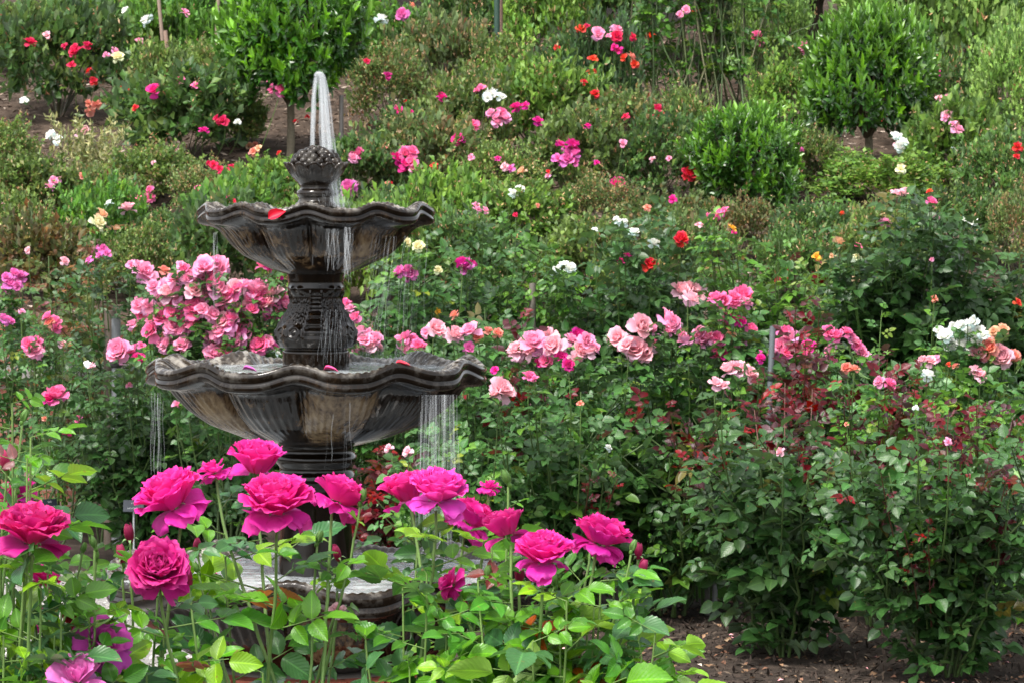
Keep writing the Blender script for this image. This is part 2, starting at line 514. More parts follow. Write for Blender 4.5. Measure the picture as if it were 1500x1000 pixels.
def compound(acc, rg, tpl, P, D, L, col, tilt=0.35, pairs=2, cam_face=0.0, twigs=None):
    """pinnate rose leaves: petiole starts at P, runs along D; L leaflet length"""
    P = np.asarray(P, float); D = nrm(np.asarray(D, float)); n = len(P)
    L = np.broadcast_to(np.asarray(L, float), (n,))[:, None]
    up = np.array([0, 0, 1.0]) + rg.normal(0, tilt, (n, 3)) + np.array([0, -cam_face, 0])
    S = nrm(np.cross(D, up)); Nn = np.cross(S, D)
    pos, dr, no, sz, cc = [], [], [], [], []
    droop = np.array([0, 0, -1.0])
    for p in range(pairs):
        a = 0.75 + 0.62 * p
        base = P + D * L * a + droop * L * 0.03 * a * a
        for sgn in (-1, 1):
            d = nrm(D * 0.45 + sgn * S * 0.9 + rg.normal(0, 0.18, (n, 3)))
            pos.append(base + d * L * 0.06); dr.append(d)
            no.append(Nn + rg.normal(0, 0.28, (n, 3))); sz.append(L[:, 0] * (0.72 + 0.2 * p) * rg.uniform(0.85, 1.1, n)); cc.append(col)
    a = 0.75 + 0.62 * pairs - 0.2
    pos.append(P + D * L * a + droop * L * 0.03 * a * a); dr.append(nrm(D + rg.normal(0, 0.15, (n, 3)) + droop * 0.1))
    no.append(Nn + rg.normal(0, 0.25, (n, 3))); sz.append(L[:, 0] * rg.uniform(0.95, 1.2, n)); cc.append(col)
    place_leaves(acc, tpl, np.concatenate(pos), np.concatenate(dr), np.concatenate(no), np.concatenate(sz), np.concatenate(cc))
    if twigs is not None:
        for i in range(n):
            e = P[i] + D[i] * L[i] * a
            tube(twigs, [P[i], (P[i] + e) / 2 + droop * L[i] * 0.02, e], [L[i, 0] * 0.026, L[i, 0] * 0.02, L[i, 0] * 0.013], 4, (0.10, 0.17, 0.04))

def pick(rg, pal, n, jit=0.18):
    w = np.array([p[1] for p in pal], float); w /= w.sum()
    c = np.array([p[0] for p in pal], float)[rg.choice(len(pal), n, p=w)]
    return c * rg.uniform(1 - jit, 1 + jit, (n, 1))

PAL = {
    'near':  [((0.10, 0.25, 0.030), 4), ((0.065, 0.19, 0.03), 3), ((0.06, 0.15, 0.055), 2.5), ((0.18, 0.33, 0.04), 3), ((0.035, 0.11, 0.035), 2)],
    'hybrid': [((0.042, 0.105, 0.030), 5), ((0.055, 0.13, 0.036), 4), ((0.046, 0.100, 0.036), 3), ((0.085, 0.175, 0.034), 2), ((0.14, 0.18, 0.03), 0.25)],
    'fresh': [((0.07, 0.165, 0.03), 4), ((0.10, 0.21, 0.036), 4), ((0.05, 0.12, 0.035), 3), ((0.15, 0.23, 0.04), 1)],
    'dark':  [((0.030, 0.074, 0.022), 5), ((0.042, 0.092, 0.028), 4), ((0.045, 0.11, 0.032), 2), ((0.09, 0.08, 0.02), 0.1)],
    'shrubA': [((0.085, 0.140, 0.036), 5), ((0.13, 0.19, 0.050), 4), ((0.050, 0.090, 0.028), 3), ((0.22, 0.19, 0.07), 0.5), ((0.17, 0.23, 0.07), 1.5)],
    'shrubB': [((0.055, 0.115, 0.032), 5), ((0.080, 0.155, 0.040), 4), ((0.035, 0.075, 0.025), 3), ((0.15, 0.21, 0.06), 1.4)],
    'shrubC': [((0.12, 0.21, 0.040), 5), ((0.085, 0.17, 0.035), 4), ((0.18, 0.27, 0.06), 2.5), ((0.05, 0.11, 0.025), 2)],
    'shrubD': [((0.095, 0.125, 0.042), 4), ((0.065, 0.115, 0.034), 4), ((0.17, 0.06, 0.035), 0.7), ((0.24, 0.16, 0.08), 0.7), ((0.13, 0.19, 0.06), 3)],
    'burg':  [((0.080, 0.006, 0.010), 4), ((0.040, 0.008, 0.011), 4), ((0.16, 0.010, 0.012), 1.5), ((0.09, 0.025, 0.011), 1)],
    'rusty': [((0.12, 0.06, 0.03), 2), ((0.085, 0.10, 0.035), 4), ((0.06, 0.10, 0.03), 3), ((0.16, 0.08, 0.03), 1)],
    'maple': [((0.12, 0.055, 0.03), 3), ((0.085, 0.07, 0.03), 3), ((0.16, 0.08, 0.035), 1.5)],
    'pale': [((0.15, 0.25, 0.06), 5), ((0.11, 0.20, 0.05), 4), ((0.22, 0.32, 0.10), 3), ((0.06, 0.13, 0.035), 2)],
    'ever':  [((0.015, 0.035, 0.016), 4), ((0.022, 0.05, 0.02), 4), ((0.012, 0.024, 0.012), 3)],
    'feather': [((0.38, 0.36, 0.17), 3), ((0.28, 0.29, 0.13), 3), ((0.14, 0.19, 0.07), 2)],
}
GREENCANE = (0.085, 0.15, 0.04)
DARKCANE = (0.05, 0.05, 0.025)
REDCANE = (0.10, 0.035, 0.025)

# ------------------------------------------------------------------ blooms
def rose_mesh(name, seed, N, nv, nu, openness=1.0, droop=5, ruf=0.05, dome=0.0):
    rg = np.random.RandomState(seed)
    acc = Acc()
    for i in range(N + droop):
        dr = i >= N
        t = min(i / max(N - 1, 1), 1.0)
        az = i * 2.39996 + rg.normal(0, 0.15)
        L = 0.44 + (0.38 - 0.12 * dome) * t + (0.16 * dome) * math.sin(PI * t) + rg.normal(0, 0.03); W = 0.20 + 0.22 * t
        a0 = R(3 + (62 - 4 * dome) * t * openness + rg.normal(0, 4)); a1 = R(-32 + (112 - 22 * dome) * t ** 1.25 * openness + rg.normal(0, 9))
        rho = 0.015 + (0.09 + 0.10 * dome) * t; z = 0.10 * (1 - t); cup = 0.75 - 0.45 * t
        curl = R(20 + (50 - 12 * dome) * t)
        if dr:
            a0 = R(88 + rg.uniform(-8, 14)); a1 = R(142 + rg.uniform(-26, 22)); L = 0.60 + rg.uniform(-.10, .12); W = 0.42 + rg.uniform(-.08, .06); cup = 0.22; rho = 0.12; z = -0.05; curl = R(10)
            az = (i - N) * 2 * PI / max(droop, 1) + rg.normal(0, .4)
        v = np.linspace(0, 1, nv)
        ang = a0 + (a1 - a0) * v + curl * np.clip((v - 0.68) / 0.32, 0, 1) ** 2
        ds = L / (nv - 1)
        mid = (ang[1:] + ang[:-1]) / 2
        pr = rho + np.r_[0, np.cumsum(np.sin(mid)) * ds]; pz = z + np.r_[0, np.cumsum(np.cos(mid)) * ds]
        u = np.linspace(-1, 1, nu)
        U, V = np.meshgrid(u, v)
        wv = W * (0.30 + 0.70 * np.sin(PI * np.clip(0.08 + 0.52 * v, 0, 1))) * np.where(v > 0.8, np.sqrt(np.clip(1 - ((v - 0.8) / 0.24) ** 2, 0.08, 1)), 1)
        s = U * wv[:, None]
        ph = rg.uniform(0, 6.28, 5)
        notch = 0.05 * np.sin(U * 4.5 + ph[3]) + 0.03 * np.sin(U * 9 + ph[4])        # uneven, notched tips
        back = 0.10 * L * np.abs(U) ** 2 * V ** 2 + notch * L * V ** 3
        nofs = cup * s * s / W * 1.0 + ruf * (1.9 if dr else 1.0) * (np.sin(U * 3.1 + ph[0]) * 0.6 + np.sin(U * 6.3 + ph[1]) * 0.45 + np.sin(V * 5 + ph[2]) * 0.3) * V ** 2
        tw = rg.normal(0, 0.12)
        sa, ca = np.sin(ang)[:, None], np.cos(ang)[:, None]
        rr = pr[:, None] - ca * nofs - sa * back + 0 * U
        zz = pz[:, None] + sa * nofs - ca * back + tw * s
        x = rr * math.cos(az) - s * math.sin(az)
        y = rr * math.sin(az) + s * math.cos(az)
        vert = np.stack([x, y, zz], -1).reshape(-1, 3)
        ii = np.arange(nv - 1)[:, None] * nu; jj = np.arange(nu - 1)[None]
        f = np.stack([ii + jj, ii + jj + 1, ii + nu + jj + 1, ii + nu + jj], -1).reshape(-1, 4)
        col = np.stack([np.full(V.size, rg.uniform()), V.ravel(), np.full(V.size, 1.0 if dr else t)], -1)
        acc.add(vert, f, None, col, np.stack([U.ravel() + i * 3.7, V.ravel()], -1))
    return acc.mesh(name, M_PETAL)

BL_HI = [rose_mesh('rose_bloom', 11 + k, 54, 10, 9, [1.0, 0.94, 1.06, 0.88][k], [6, 5, 7, 5][k], 0.065, [1.0, 0.8, 1.0, 0.5][k]) for k in range(4)]
BL_CUP = rose_mesh('rose_bloom', 36, 46, 10, 9, 0.72, 3, 0.06, 0.7)
BL_LOOSE = rose_mesh('rose_bloom', 31, 13, 10, 9, 1.25, 6, 0.09)
BL_MID = [rose_mesh('rose_bloom', 41 + k, [20, 24, 16, 22, 14, 26][k], 6, 5, [1.0, 0.85, 1.08, 0.8, 1.12, 0.95][k], [3, 4, 2, 2, 4, 3][k], [.05, .07, .09, .05, .1, .08][k], [0, .6, 0, .3, 0, 1][k]) for k in range(6)]
BL_LOW = [rose_mesh('rose_bloom', 51 + k, 11, 4, 4, [1.05, 0.95, 1.2][k], 2, 0.06) for k in range(3)]

def bud_petals(seed):
    rg = np.random.RandomState(seed); acc = Acc()
    th = np.linspace(0, 2 * PI * 2.2, 60); z = np.linspace(0, 1, 9)
    TH, Z = np.meshgrid(th, z)
    r = (0.30 * np.sin(PI * np.clip(0.16 + 0.62 * Z, 0, 1)) + 0.02) * (1.0 + 0.08 * TH / 13) * (1 - 0.55 * np.clip(Z - 0.75, 0, 1) / 0.25 * (1 - TH / 14))
    hh = Z * (1 - 0.10 * (1 - TH / 14)) + 0.04 * np.sin(TH * 1.5) * Z
    vert = np.stack([r * np.cos(TH), r * np.sin(TH), hh], -1).reshape(-1, 3)
    n = len(th); i = np.arange(len(z) - 1)[:, None] * n; j = np.arange(n - 1)[None]
    f = np.stack([i + j, i + j + 1, i + n + j + 1, i + n + j], -1).reshape(-1, 4)
    acc.add(vert, f, None, np.stack([0.3 + 0 * Z.ravel(), 0.4 + 0.6 * Z.ravel(), 0.5 + 0 * Z.ravel()], -1), np.stack([TH.ravel(), Z.ravel()], -1))
    return acc.mesh('rosebud', M_PETAL)
BUD = bud_petals(3)

def calyx_mesh(seed, reflex=1.0, closed=False):
    """green cup and five pointed sepals, radius about .2, origin at the top of the stem"""
    rg = np.random.RandomState(seed); acc = Acc()
    lathe(acc, [(0.001, -0.34), (0.05, -0.34), (0.12, -0.26), (0.15, -0.14), (0.12, -0.03), (0.10, 0.02)], 12, None, [(0.10, 0.20, 0.05)] * 6)
    for k in range(5):
        az = k * 2 * PI / 5 + rg.normal(0, .1)
        v = np.linspace(0, 1, 8)
        a = R(10) + (R(8) if closed else R(75 + 70 * reflex) + rg.normal(0, .3)) * v
        if closed: a = R(38) - R(62) * v
        L = 0.85 if closed else 0.65
        pr = 0.09 + np.r_[0, np.cumsum(np.sin(a[1:])) * L / 7]; pz = np.r_[0, np.cumsum(np.cos(a[1:])) * L / 7]
        w = 0.125 * (1 - v) ** 0.8 * (0.8 + 0.5 * np.sin(PI * v)) + 0.006
        if closed: w = 0.21 * np.sin(PI * (0.28 + 0.70 * v)) + 0.006
        U, V = np.meshgrid([-1, 0, 1.0], v)
        s = U * w[:, None]; rr = pr[:, None] - (0.35 if closed else 0.1) * np.abs(s)
        vert = np.stack([rr * math.cos(az) - s * math.sin(az), rr * math.sin(az) + s * math.cos(az), pz[:, None] + 0 * U], -1).reshape(-1, 3)
        i = np.arange(7)[:, None] * 3; j = np.arange(2)[None]
        acc.add(vert, np.stack([i + j, i + j + 1, i + 4 + j, i + 3 + j], -1).reshape(-1, 4), None, np.tile([0.12, 0.22, 0.07], (24, 1)), np.stack([U.ravel(), V.ravel() * 0], -1))
    return acc.mesh('calyx', M_SMALL)
CAL = calyx_mesh(1); CAL_SHUT = calyx_mesh(2, 0, True)

def axis_quat(ax, spin=0.0):
    ax = Vector(ax).normalized()
    return ax.to_track_quat('Z', 'Y') @ Quaternion((0, 0, 1), spin)

COL = dict(
    M=(0.80, 0.012, 0.30), K=(0.80, 0.015, 0.26), D=(0.46, 0.006, 0.16), R=(0.70, 0.010, 0.022), Q=(0.72, 0.010, 0.09), O=(0.85, 0.06, 0.02),
    P=(0.95, 0.36, 0.55), H=(0.94, 0.18, 0.40), L=(0.95, 0.50, 0.57), W=(0.90, 0.90, 0.84), Y=(0.85, 0.68, 0.16), E=(0.86, 0.80, 0.48), V=(0.78, 0.16, 0.46), C=(0.88, 0.30, 0.22), A=(0.88, 0.50, 0.30), G=(0.85, 0.42, 0.03),
    X=(0.66, 0.10, 0.46), Z=(0.78, 0.03, 0.16))

# ------------------------------------------------------------------ bush generators (local coordinates, base at the origin)
def gen_rose(rg, H, Rx, Ry, pal, leaf=0.038, ncane=9, dens=1.0, lo=0.22, red=0.0, tpl=None, twigtips=None):
    tpl = tpl or T_MID
    fol, cane = Acc(), Acc()
    P, D, Cc, Ls = [], [], [], []
    for k in range(ncane):
        az = k * 2.4 + rg.uniform(-.5, .5)
        rad = math.sqrt((k + 0.5) / ncane) if ncane > 1 else 0
        tip = np.array([math.cos(az) * Rx * rad * 0.9, math.sin(az) * Ry * rad * 0.9, H * (1 - 0.28 * rad ** 2) * rg.uniform(0.82, 1.0)])
        b = np.array([math.cos(az) * 0.05, math.sin(az) * 0.05, 0.0])
        midp = np.array([tip[0] * 0.75, tip[1] * 0.75, tip[2] * 0.45])
        pts = bez(b, midp, tip, 12)
        pts[1:-1] += rg.normal(0, 0.008, (10, 3))
        cc = np.array(GREENCANE) * rg.uniform(0.3, 0.8)
        tube(cane, pts, np.linspace(0.0065, 0.003, 12), 5, cc)
        axes = [(pts, lo, 1.0)]
        for q in range(int(rg.randint(4, 7))):
            t = rg.uniform(0.25, 0.93)
            p0 = pts[int(t * 11)]
            a2 = rg.uniform(0, 2 * PI)
            d = np.array([math.cos(a2), math.sin(a2), rg.uniform(0.25, 1.1)]); d /= np.linalg.norm(d)
            ln = rg.uniform(0.14, 0.30) * min(1.0, H)
            e = p0 + d * ln + np.array([0, 0, 0.05])
            e[2] = min(e[2], H * 1.02)
            sp = bez(p0, p0 + d * ln * 0.5 + np.array([0, 0, 0.0]), e, 6)
            tube(cane, sp, np.linspace(0.0045, 0.002, 6), 4, cc)
            axes.append((sp, 0.1, 0.9))
        for pts_, l0, sc_ in axes:
            seg = np.linalg.norm(np.diff(pts_, axis=0), axis=1); ln = seg.sum()
            nl = max(2, int(ln * (1 - l0) / 0.038 * dens))
            ts = l0 + (1 - l0) * (np.arange(nl) + rg.uniform(0, 1)) / nl
            fi = np.clip(ts * (len(pts_) - 1), 0, len(pts_) - 1.001)
            i0 = fi.astype(int); fr = (fi - i0)[:, None]
            pp = pts_[i0] * (1 - fr) + pts_[i0 + 1] * fr
            tg = nrm(pts_[i0 + 1] - pts_[i0])
            a3 = np.arange(nl) * 2.4 + rg.uniform(0, 6)
            ref = nrm(np.cross(tg, [0.3, 0.2, 0.9])); r2 = np.cross(tg, ref)
            out = ref * np.cos(a3)[:, None] + r2 * np.sin(a3)[:, None]
            P.append(pp); D.append(out + tg * 0.25 + np.array([0, 0, 0.15]))
            c = pick(rg, PAL[pal], nl)
            if red > 0:
                top = np.clip((pp[:, 2] / H - 0.66) / 0.3, 0, 1) * (ts > 0.55)
                isr = rg.uniform(0, 1, nl) < red * top
                c[isr] = pick(rg, PAL['burg'], int(isr.sum()))
            Cc.append(c); Ls.append(leaf * sc_ * rg.uniform(0.75, 1.2, nl) * (1 - 0.3 * np.clip(ts - 0.8, 0, 1) / 0.2))
    P, D, Cc, Ls = map(np.concatenate, (P, D, Cc, Ls))
    compound(fol, rg, tpl, P, D, Ls, Cc, 0.4, 2, 0.25)
    return fol, cane

def lump(rg):
    k = rg.normal(0, 1, (9, 3)); k = nrm(k) * rg.uniform(2, 5.5, (9, 1)); ph = rg.uniform(0, 6.28, 9)
    return lambda d: 1 + 0.10 * np.sin(d @ k.T + ph).sum(-1) / 1.4

def gen_shrub(rg, n=2600, pal='shrubA', leaf=0.034, nclump=90, spread=0.17, tpl=None, upright=0.35, tan=0.05, flat=0.0, zc=0.46, sprigs=70):
    """dense mound of unit size: x, y in -1..1, z 0..1"""
    tpl = tpl or T_LOW
    fol, cane = Acc(), Acc()
    lf = lump(rg)
    d = nrm(rg.normal(0, 1, (nclump, 3)))
    d[:, 2] = np.where(d[:, 2] < -0.55, -d[:, 2], d[:, 2])
    rr = rg.uniform(0.55, 1.0, nclump) ** 0.7 * lf(d)
    cen = d * rr[:, None] * np.array([0.9, 0.9, 0.5]) + np.array([0, 0, zc])
    base_c = pick(rg, PAL[pal], nclump, 0.22)
    ci = rg.randint(0, nclump, n)
    P = cen[ci] + rg.normal(0, 1, (n, 3)) * spread * np.array([0.62, 0.62, 0.36])
    # sprigs poke out of the outline
    sd = nrm(rg.normal(0, 1, (sprigs, 3)) * np.array([1, 1, 0.6]) + np.array([0, 0, 0.9]))
    for k in range(sprigs):
        b = sd[k] * np.array([0.8, 0.8, 0.42]) * lf(sd[k:k + 1])[0] + np.array([0, 0, zc])
        e = b + (sd[k] * np.array([.5, .5, .3]) + np.array([0, 0, 0.25])) * rg.uniform(0.2, 0.7)
        t = np.linspace(0, 1, 14)[:, None]
        P = np.concatenate([P, b + (e - b) * t + rg.normal(0, 0.025, (14, 3))]); ci = np.r_[ci, np.full(14, rg.randint(nclump))]
        tube(cane, [b, (b + e) / 2, e], [0.008, 0.006, 0.003], 4, np.array(GREENCANE) * 0.9)
    P[:, 2] = np.maximum(P[:, 2], 0.01)
    n = len(P)
    outw = nrm((P - np.array([0, 0, 0.35])) * np.array([1, 1, 1.6]))
    D = nrm(outw * 0.7 + rg.normal(0, 0.6, (n, 3)) + np.array([0, 0, upright]))
    Nn = outw * 0.5 + np.array([0, -0.2, 0.7]) + rg.normal(0, 0.5, (n, 3))
    col = base_c[ci] * 0.5 + pick(rg, PAL[pal], n, 0.5) * 0.55
    place_leaves(fol, tpl, P, D, Nn, leaf * rg.uniform(0.7, 1.25, n), col)
    for k in range(12):
        a = rg.uniform(0, 6.28); e = np.array([math.cos(a) * 0.7, math.sin(a) * 0.7, rg.uniform(0.4, 0.85)]) * rg.uniform(0.6, 1)
        tube(cane, bez([math.cos(a) * .06, math.sin(a) * .06, 0], e * [0.5, 0.5, 0.8], e, 6), np.linspace(0.014, 0.005, 6), 4, DARKCANE)
    m = int(n * tan)
    spent = Acc()
    if m:
        q = rg.choice(n, m); pp = P[q] + outw[q] * 0.03
        for s_ in range(4):
            place_leaves(spent, T_NEEDLE, pp + rg.normal(0, 0.03, pp.shape), rg.normal(0, 1, pp.shape) + [0, 0, .6], rg.normal(0, 1, pp.shape), 0.06 * rg.uniform(.6, 1.3, m), pick(rg, [((0.36, 0.22, 0.11), 3), ((0.26, 0.12, 0.06), 2), ((0.42, 0.30, 0.18), 1.4)], m))
    return fol, cane, spent

def gen_laurel(rg, nshoot=330, zc=0.5, flat=1.0, leaf=0.115):
    """ball crown of upright shoots of lance-shaped leaves, unit: x, y -1..1, z 0..1.
    The flushes at the ends of the shoots are young and pale, the leaves further down are old and dark."""
    fol, br = Acc(), Acc()
    lf = lump(rg)
    for k in range(nshoot):
        d = nrm(rg.normal(0, 1, 3))
        if d[2] < -0.8: d[2] *= -1
        r = rg.uniform(0.5, 1.0) ** 0.6 * lf(d[None])[0]
        p = d * r * np.array([0.92, 0.92, 0.46 * flat]) + np.array([0, 0, zc])
        ax = nrm(d * np.array([0.8, 0.8, 0.5]) + np.array([0, 0, 0.85]) + rg.normal(0, 0.15, 3))
        n = rg.randint(9, 15); t = np.linspace(0, 1, n)
        ln = rg.uniform(0.13, 0.24)
        s = nrm(np.cross(ax, [0.2, 0.9, 0.3])); s2 = np.cross(ax, s)
        a = np.arange(n) * 2.4 + rg.uniform(0, 6)
        out = s * np.cos(a)[:, None] + s2 * np.sin(a)[:, None]
        P = p + ax * (t[:, None] - 0.6) * ln
        D = out * (1.0 - 0.55 * t[:, None]) + ax * (0.45 + 0.7 * t[:, None])
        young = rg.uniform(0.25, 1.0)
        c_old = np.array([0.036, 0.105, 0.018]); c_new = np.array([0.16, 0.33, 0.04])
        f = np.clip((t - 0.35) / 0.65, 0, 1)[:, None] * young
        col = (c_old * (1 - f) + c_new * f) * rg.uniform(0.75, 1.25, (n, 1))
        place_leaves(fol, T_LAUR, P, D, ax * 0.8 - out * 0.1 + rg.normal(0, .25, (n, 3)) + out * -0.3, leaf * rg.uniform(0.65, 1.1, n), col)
        if k % 5 == 0:
            tube(br, bez([0, 0, zc - 0.44], [p[0] * .4, p[1] * .4, zc - .1], p, 5), np.linspace(0.03, 0.008, 5), 4, (0.09, 0.075, 0.05))
    return fol, br
# ------------------------------------------------------------------ setting: soil, gravel, lawn, wall, hillside
def sheet(name, mat, x0, x1, y0, y1, nx, ny, zf, kind='structure'):
    a = Acc()
    X, Y = np.meshgrid(np.linspace(x0, x1, nx), np.linspace(y0, y1, ny))
    Z = zf(X, Y)
    i = np.arange(ny - 1)[:, None] * nx; j = np.arange(nx - 1)[None]
    a.add(np.stack([X, Y, Z], -1).reshape(-1, 3), np.stack([i + j, i + j + 1, i + nx + j + 1, i + nx + j], -1).reshape(-1, 4))
    return tag(a.build(name, mat), kind=kind)

rs = np.random.RandomState(5)
K1 = rs.normal(0, 1, (14, 2)) * np.array([3.0]); PH1 = rs.uniform(0, 6.28, 14)
def wob(X, Y, f=1.0):
    return sum(np.sin(f * (K1[i, 0] * X + K1[i, 1] * Y) + PH1[i]) for i in range(14)) / 14

a = Acc(); a.add([[-400, -400, -0.03], [400, -400, -0.03], [400, 400, -0.03], [-400, 400, -0.03]], [[0, 1, 2, 3]])
tag(a.build('ground', M_SOIL), kind='structure')
sheet('soil_bed', M_SOIL, -6, 6, 3.0, 16.9, 200, 240, lambda X, Y: 0.018 * wob(X, Y, 1.6) + 0.014 * wob(X, Y, 5.0) - 0.012)
gz = 0.040
def gravel_z(X, Y):
    edge = np.clip((-0.25 + 0.08 * np.sin(Y * 2.2) - X) / 0.15, 0, 1) * np.clip((14.05 + 0.06 * np.sin(X * 3) - Y) / 0.12, 0, 1) * np.clip((Y - 8.4) / 0.2, 0, 1)
    return -0.08 + (0.08 + gz) * np.clip(edge * 2, 0, 1) + 0.004 * wob(X, Y, 9)
sheet('gravel_path', M_GRAVEL, -6, 0.2, 8.3, 14.3, 160, 160, gravel_z)
sheet('lawn', M_LAWN, 0.3, 6, 13.55, 15.35, 60, 40, lambda X, Y: 0.045 + 0.008 * wob(X, Y, 3) - 0.14 * (np.clip((X - 0.3) / 0.1, 0, 1) < 1) - 0.14 * (np.abs(Y - 14.45) > 0.87))
def hill_z(X, Y):
    g = np.vectorize(ground_z)(Y)
    return g + 0.05 * wob(X, Y, 0.7) + 0.025 * wob(X, Y, 2.4)
sheet('hillside', M_HILL, -12, 12, 17.12, 42, 240, 250, hill_z)

# brick retaining wall at the foot of the hill
wl = thing('retaining_wall', (0, 16.95, 0), 'low red brick retaining wall with grey stone band, behind the left rose bed', 'wall')
a = Acc(); box(a, (-7, 0, 0), (7, 0.22, 0.72)); box(a, (-7, 0, 0.80), (7, 0.22, 0.93)); a.build('brickwork', M_BRICKWALL, wl, smooth=False)
a = Acc(); box(a, (-7, -0.04, 0.722), (7, 0.24, 0.798), (0.22, 0.21, 0.20)); a.build('stone_band', M_COPING, wl, smooth=False)
a = Acc()
for k in range(64):
    box(a, (-7 + k * 0.219, -0.05, 0.932), (-7 + k * 0.219 + 0.212, 0.25, 0.985), np.array([0.24, 0.075, 0.05]) * rs.uniform(0.7, 1.3))
a.build('coping', M_BRICK, wl, smooth=False)

# loose bark on the hill, litter on the soil, grass
def scatter(name, mat, n, x0, x1, y0, y1, pal, size, zf, seed, thick=0.25, tpl=None):
    rg = np.random.RandomState(seed)
    X = rg.uniform(x0, x1, n); Y = rg.uniform(y0, y1, n); Z = zf(X, Y) + 0.006
    acc = Acc()
    D = rg.normal(0, 1, (n, 3)) * np.array([1, 1, thick])
    place_leaves(acc, tpl or T_NEEDLE, np.stack([X, Y, Z], -1), D, rg.normal(0, 0.35, (n, 3)) + [0, 0, 1], size * rg.uniform(0.5, 1.5, n), pick(rg, pal, n, 0.3))
    return tag(acc.build(name, mat), kind='stuff')
scatter('bark_mulch', M_CHIP, 50000, -5.2, 5.2, 17.3, 29, [((0.10, 0.07, 0.05), 3), ((0.2, 0.15, 0.115), 3), ((0.33, 0.27, 0.22), 2), ((0.05, 0.03, 0.02), 4)], 0.045, hill_z, 3)
soil_z = lambda X, Y: 0.018 * wob(X, Y, 1.6) + 0.014 * wob(X, Y, 5.0) - 0.012
scatter('soil_crumbs', M_CHIP, 16000, 0.0, 3.2, 10.4, 13.5, [((0.025, 0.018, 0.014), 4), ((0.05, 0.035, 0.027), 3), ((0.10, 0.075, 0.055), 1)], 0.028, soil_z, 8, 0.6)
scatter('leaf_litter', M_CHIP, 1300, -0.1, 3.0, 10.5, 13.5, [((0.20, 0.12, 0.07), 4), ((0.34, 0.24, 0.15), 1), ((0.16, 0.08, 0.05), 3), ((0.5, 0.42, 0.34), 0.2)], 0.024, soil_z, 9, 0.3, T_LOW)
scatter('petal_litter', M_FLATPETAL, 90, -0.1, 3.0, 10.6, 13.4, [((0.75, 0.35, 0.38), 3), ((0.78, 0.62, 0.60), 2), ((0.55, 0.06, 0.2), 0.7)], 0.022, soil_z, 10, 0.25, T_LOW)
scatter('gravel_stones', M_CHIP, 14000, -3.3, -0.4, 10.4, 14.0, [((0.30, 0.28, 0.26), 3), ((0.16, 0.15, 0.14), 2), ((0.48, 0.46, 0.43), 2)], 0.014, lambda X, Y: gravel_z(X, Y), 12, 0.6, T_LOW)
def grass_blades():
    rg = np.random.RandomState(4); n = 16000
    X = rg.uniform(0.45, 5.5, n); Y = rg.uniform(13.62, 15.3, n)
    acc = Acc()
    place_leaves(acc, leaf_tpl(3, 2, 0.10, 0.0, 0.3), np.stack([X, Y, np.full(n, 0.045)], -1), rg.normal(0, 0.35, (n, 3)) + [0, 0, 1], rg.normal(0, 1, (n, 3)) + [0, -1, 0.2], rg.uniform(0.03, 0.065, n), pick(rg, [((0.09, 0.24, 0.03), 3), ((0.14, 0.32, 0.05), 2), ((0.06, 0.16, 0.02), 2)], n))
    return tag(acc.build('grass', M_GRASS), kind='stuff')
grass_blades()

# ------------------------------------------------------------------ the fountain
FX, FY = (463 - 750) / FPX * 9.6, 9.6
PPM = 500.0
def fzy(y): return EYE - (y - HZ) / PPM
def prof_px(rows): return [(r / PPM, fzy(y)) for r, y in rows]

ft = thing('fountain', (FX, FY, 0), 'three-tiered dark wet stone fountain with scalloped basins on a brick base', 'fountain')

def basin(rows, lobes, phase, n, lip_r, amp_z, amp_lip, amp_bowl, ridges, label):
    """rows: (r px, y px, lip weight, crust, dry)"""
    rows = np.asarray(rows, float)
    seg = np.r_[0, np.cumsum(np.linalg.norm(np.diff(rows[:, :2], axis=0), axis=1))]
    t = np.sort(np.r_[np.linspace(0, seg[-1], n), seg[1:-1]])
    R_ = [np.interp(t, seg, rows[:, k]) for k in range(5)]
    for k in (0, 1):
        q = R_[k].copy(); q[1:-1] = (R_[k][:-2] + 2 * R_[k][1:-1] + R_[k][2:]) / 4; R_[k] = q
    prof = np.stack([R_[0] / PPM, fzy(R_[1])], 1)
    w, crust, dry = R_[2], R_[3], R_[4]
    rid = np.interp(t, seg, rows[:, 3])
    rgb = np.random.RandomState(int(lip_r))
    dr = rgb.uniform(0.1, 0.9, lobes)
    def fn(TH, rr, zz, I):
        c = np.cos((TH - phase) * lobes)                 # 1 at the pinches between lobes
        pin = np.clip((c + 1) / 2, 0, 1) ** 1.7         # narrow crests, broad hollows
        W = w[I]
        r_n = rr / (lip_r / PPM)
        bowl = np.clip((1 - W), 0, 1) * np.clip(r_n * 1.4 - 0.25, 0, 1)
        rad = 1 + W * amp_lip * (0.45 - pin) + bowl * amp_bowl * (np.abs(np.sin((TH - phase) * lobes / 2)) ** 0.6 - 0.74)
        z = zz + W * amp_z / PPM * (pin - 0.42)
        z = z + np.clip(rid[I] * 2 - 1, 0, 1) * 0.0022 * np.sin(TH * ridges) * np.clip(W * 1.5, 0, 1)
        rad = rad + (1 - W) * 0.006 * np.sin(TH * ridges * 0.8 + 2 * np.sin(TH * 7)) * np.clip(r_n * 2 - .5, 0, 1)
        return rr * rad, z
    nth = 720
    acc = Acc()
    lathe(acc, prof, nth, fn)
    th = np.arange(nth) / nth * 2 * PI
    li = np.floor(((th - phase) / (2 * PI) * lobes) % lobes).astype(int) % lobes
    dl = dr[li]
    k = np.r_[dl[-6:], dl, dl[:6]]; dl = np.convolve(k, np.ones(13) / 13, 'valid')
    acc.c = [np.stack([np.repeat(crust, nth), (dry[:, None] * dl[None]).ravel(), np.zeros(len(prof) * nth)], -1)]
    o = acc.build('basin', M_STONE, ft)
    o['label'] = label
    return o

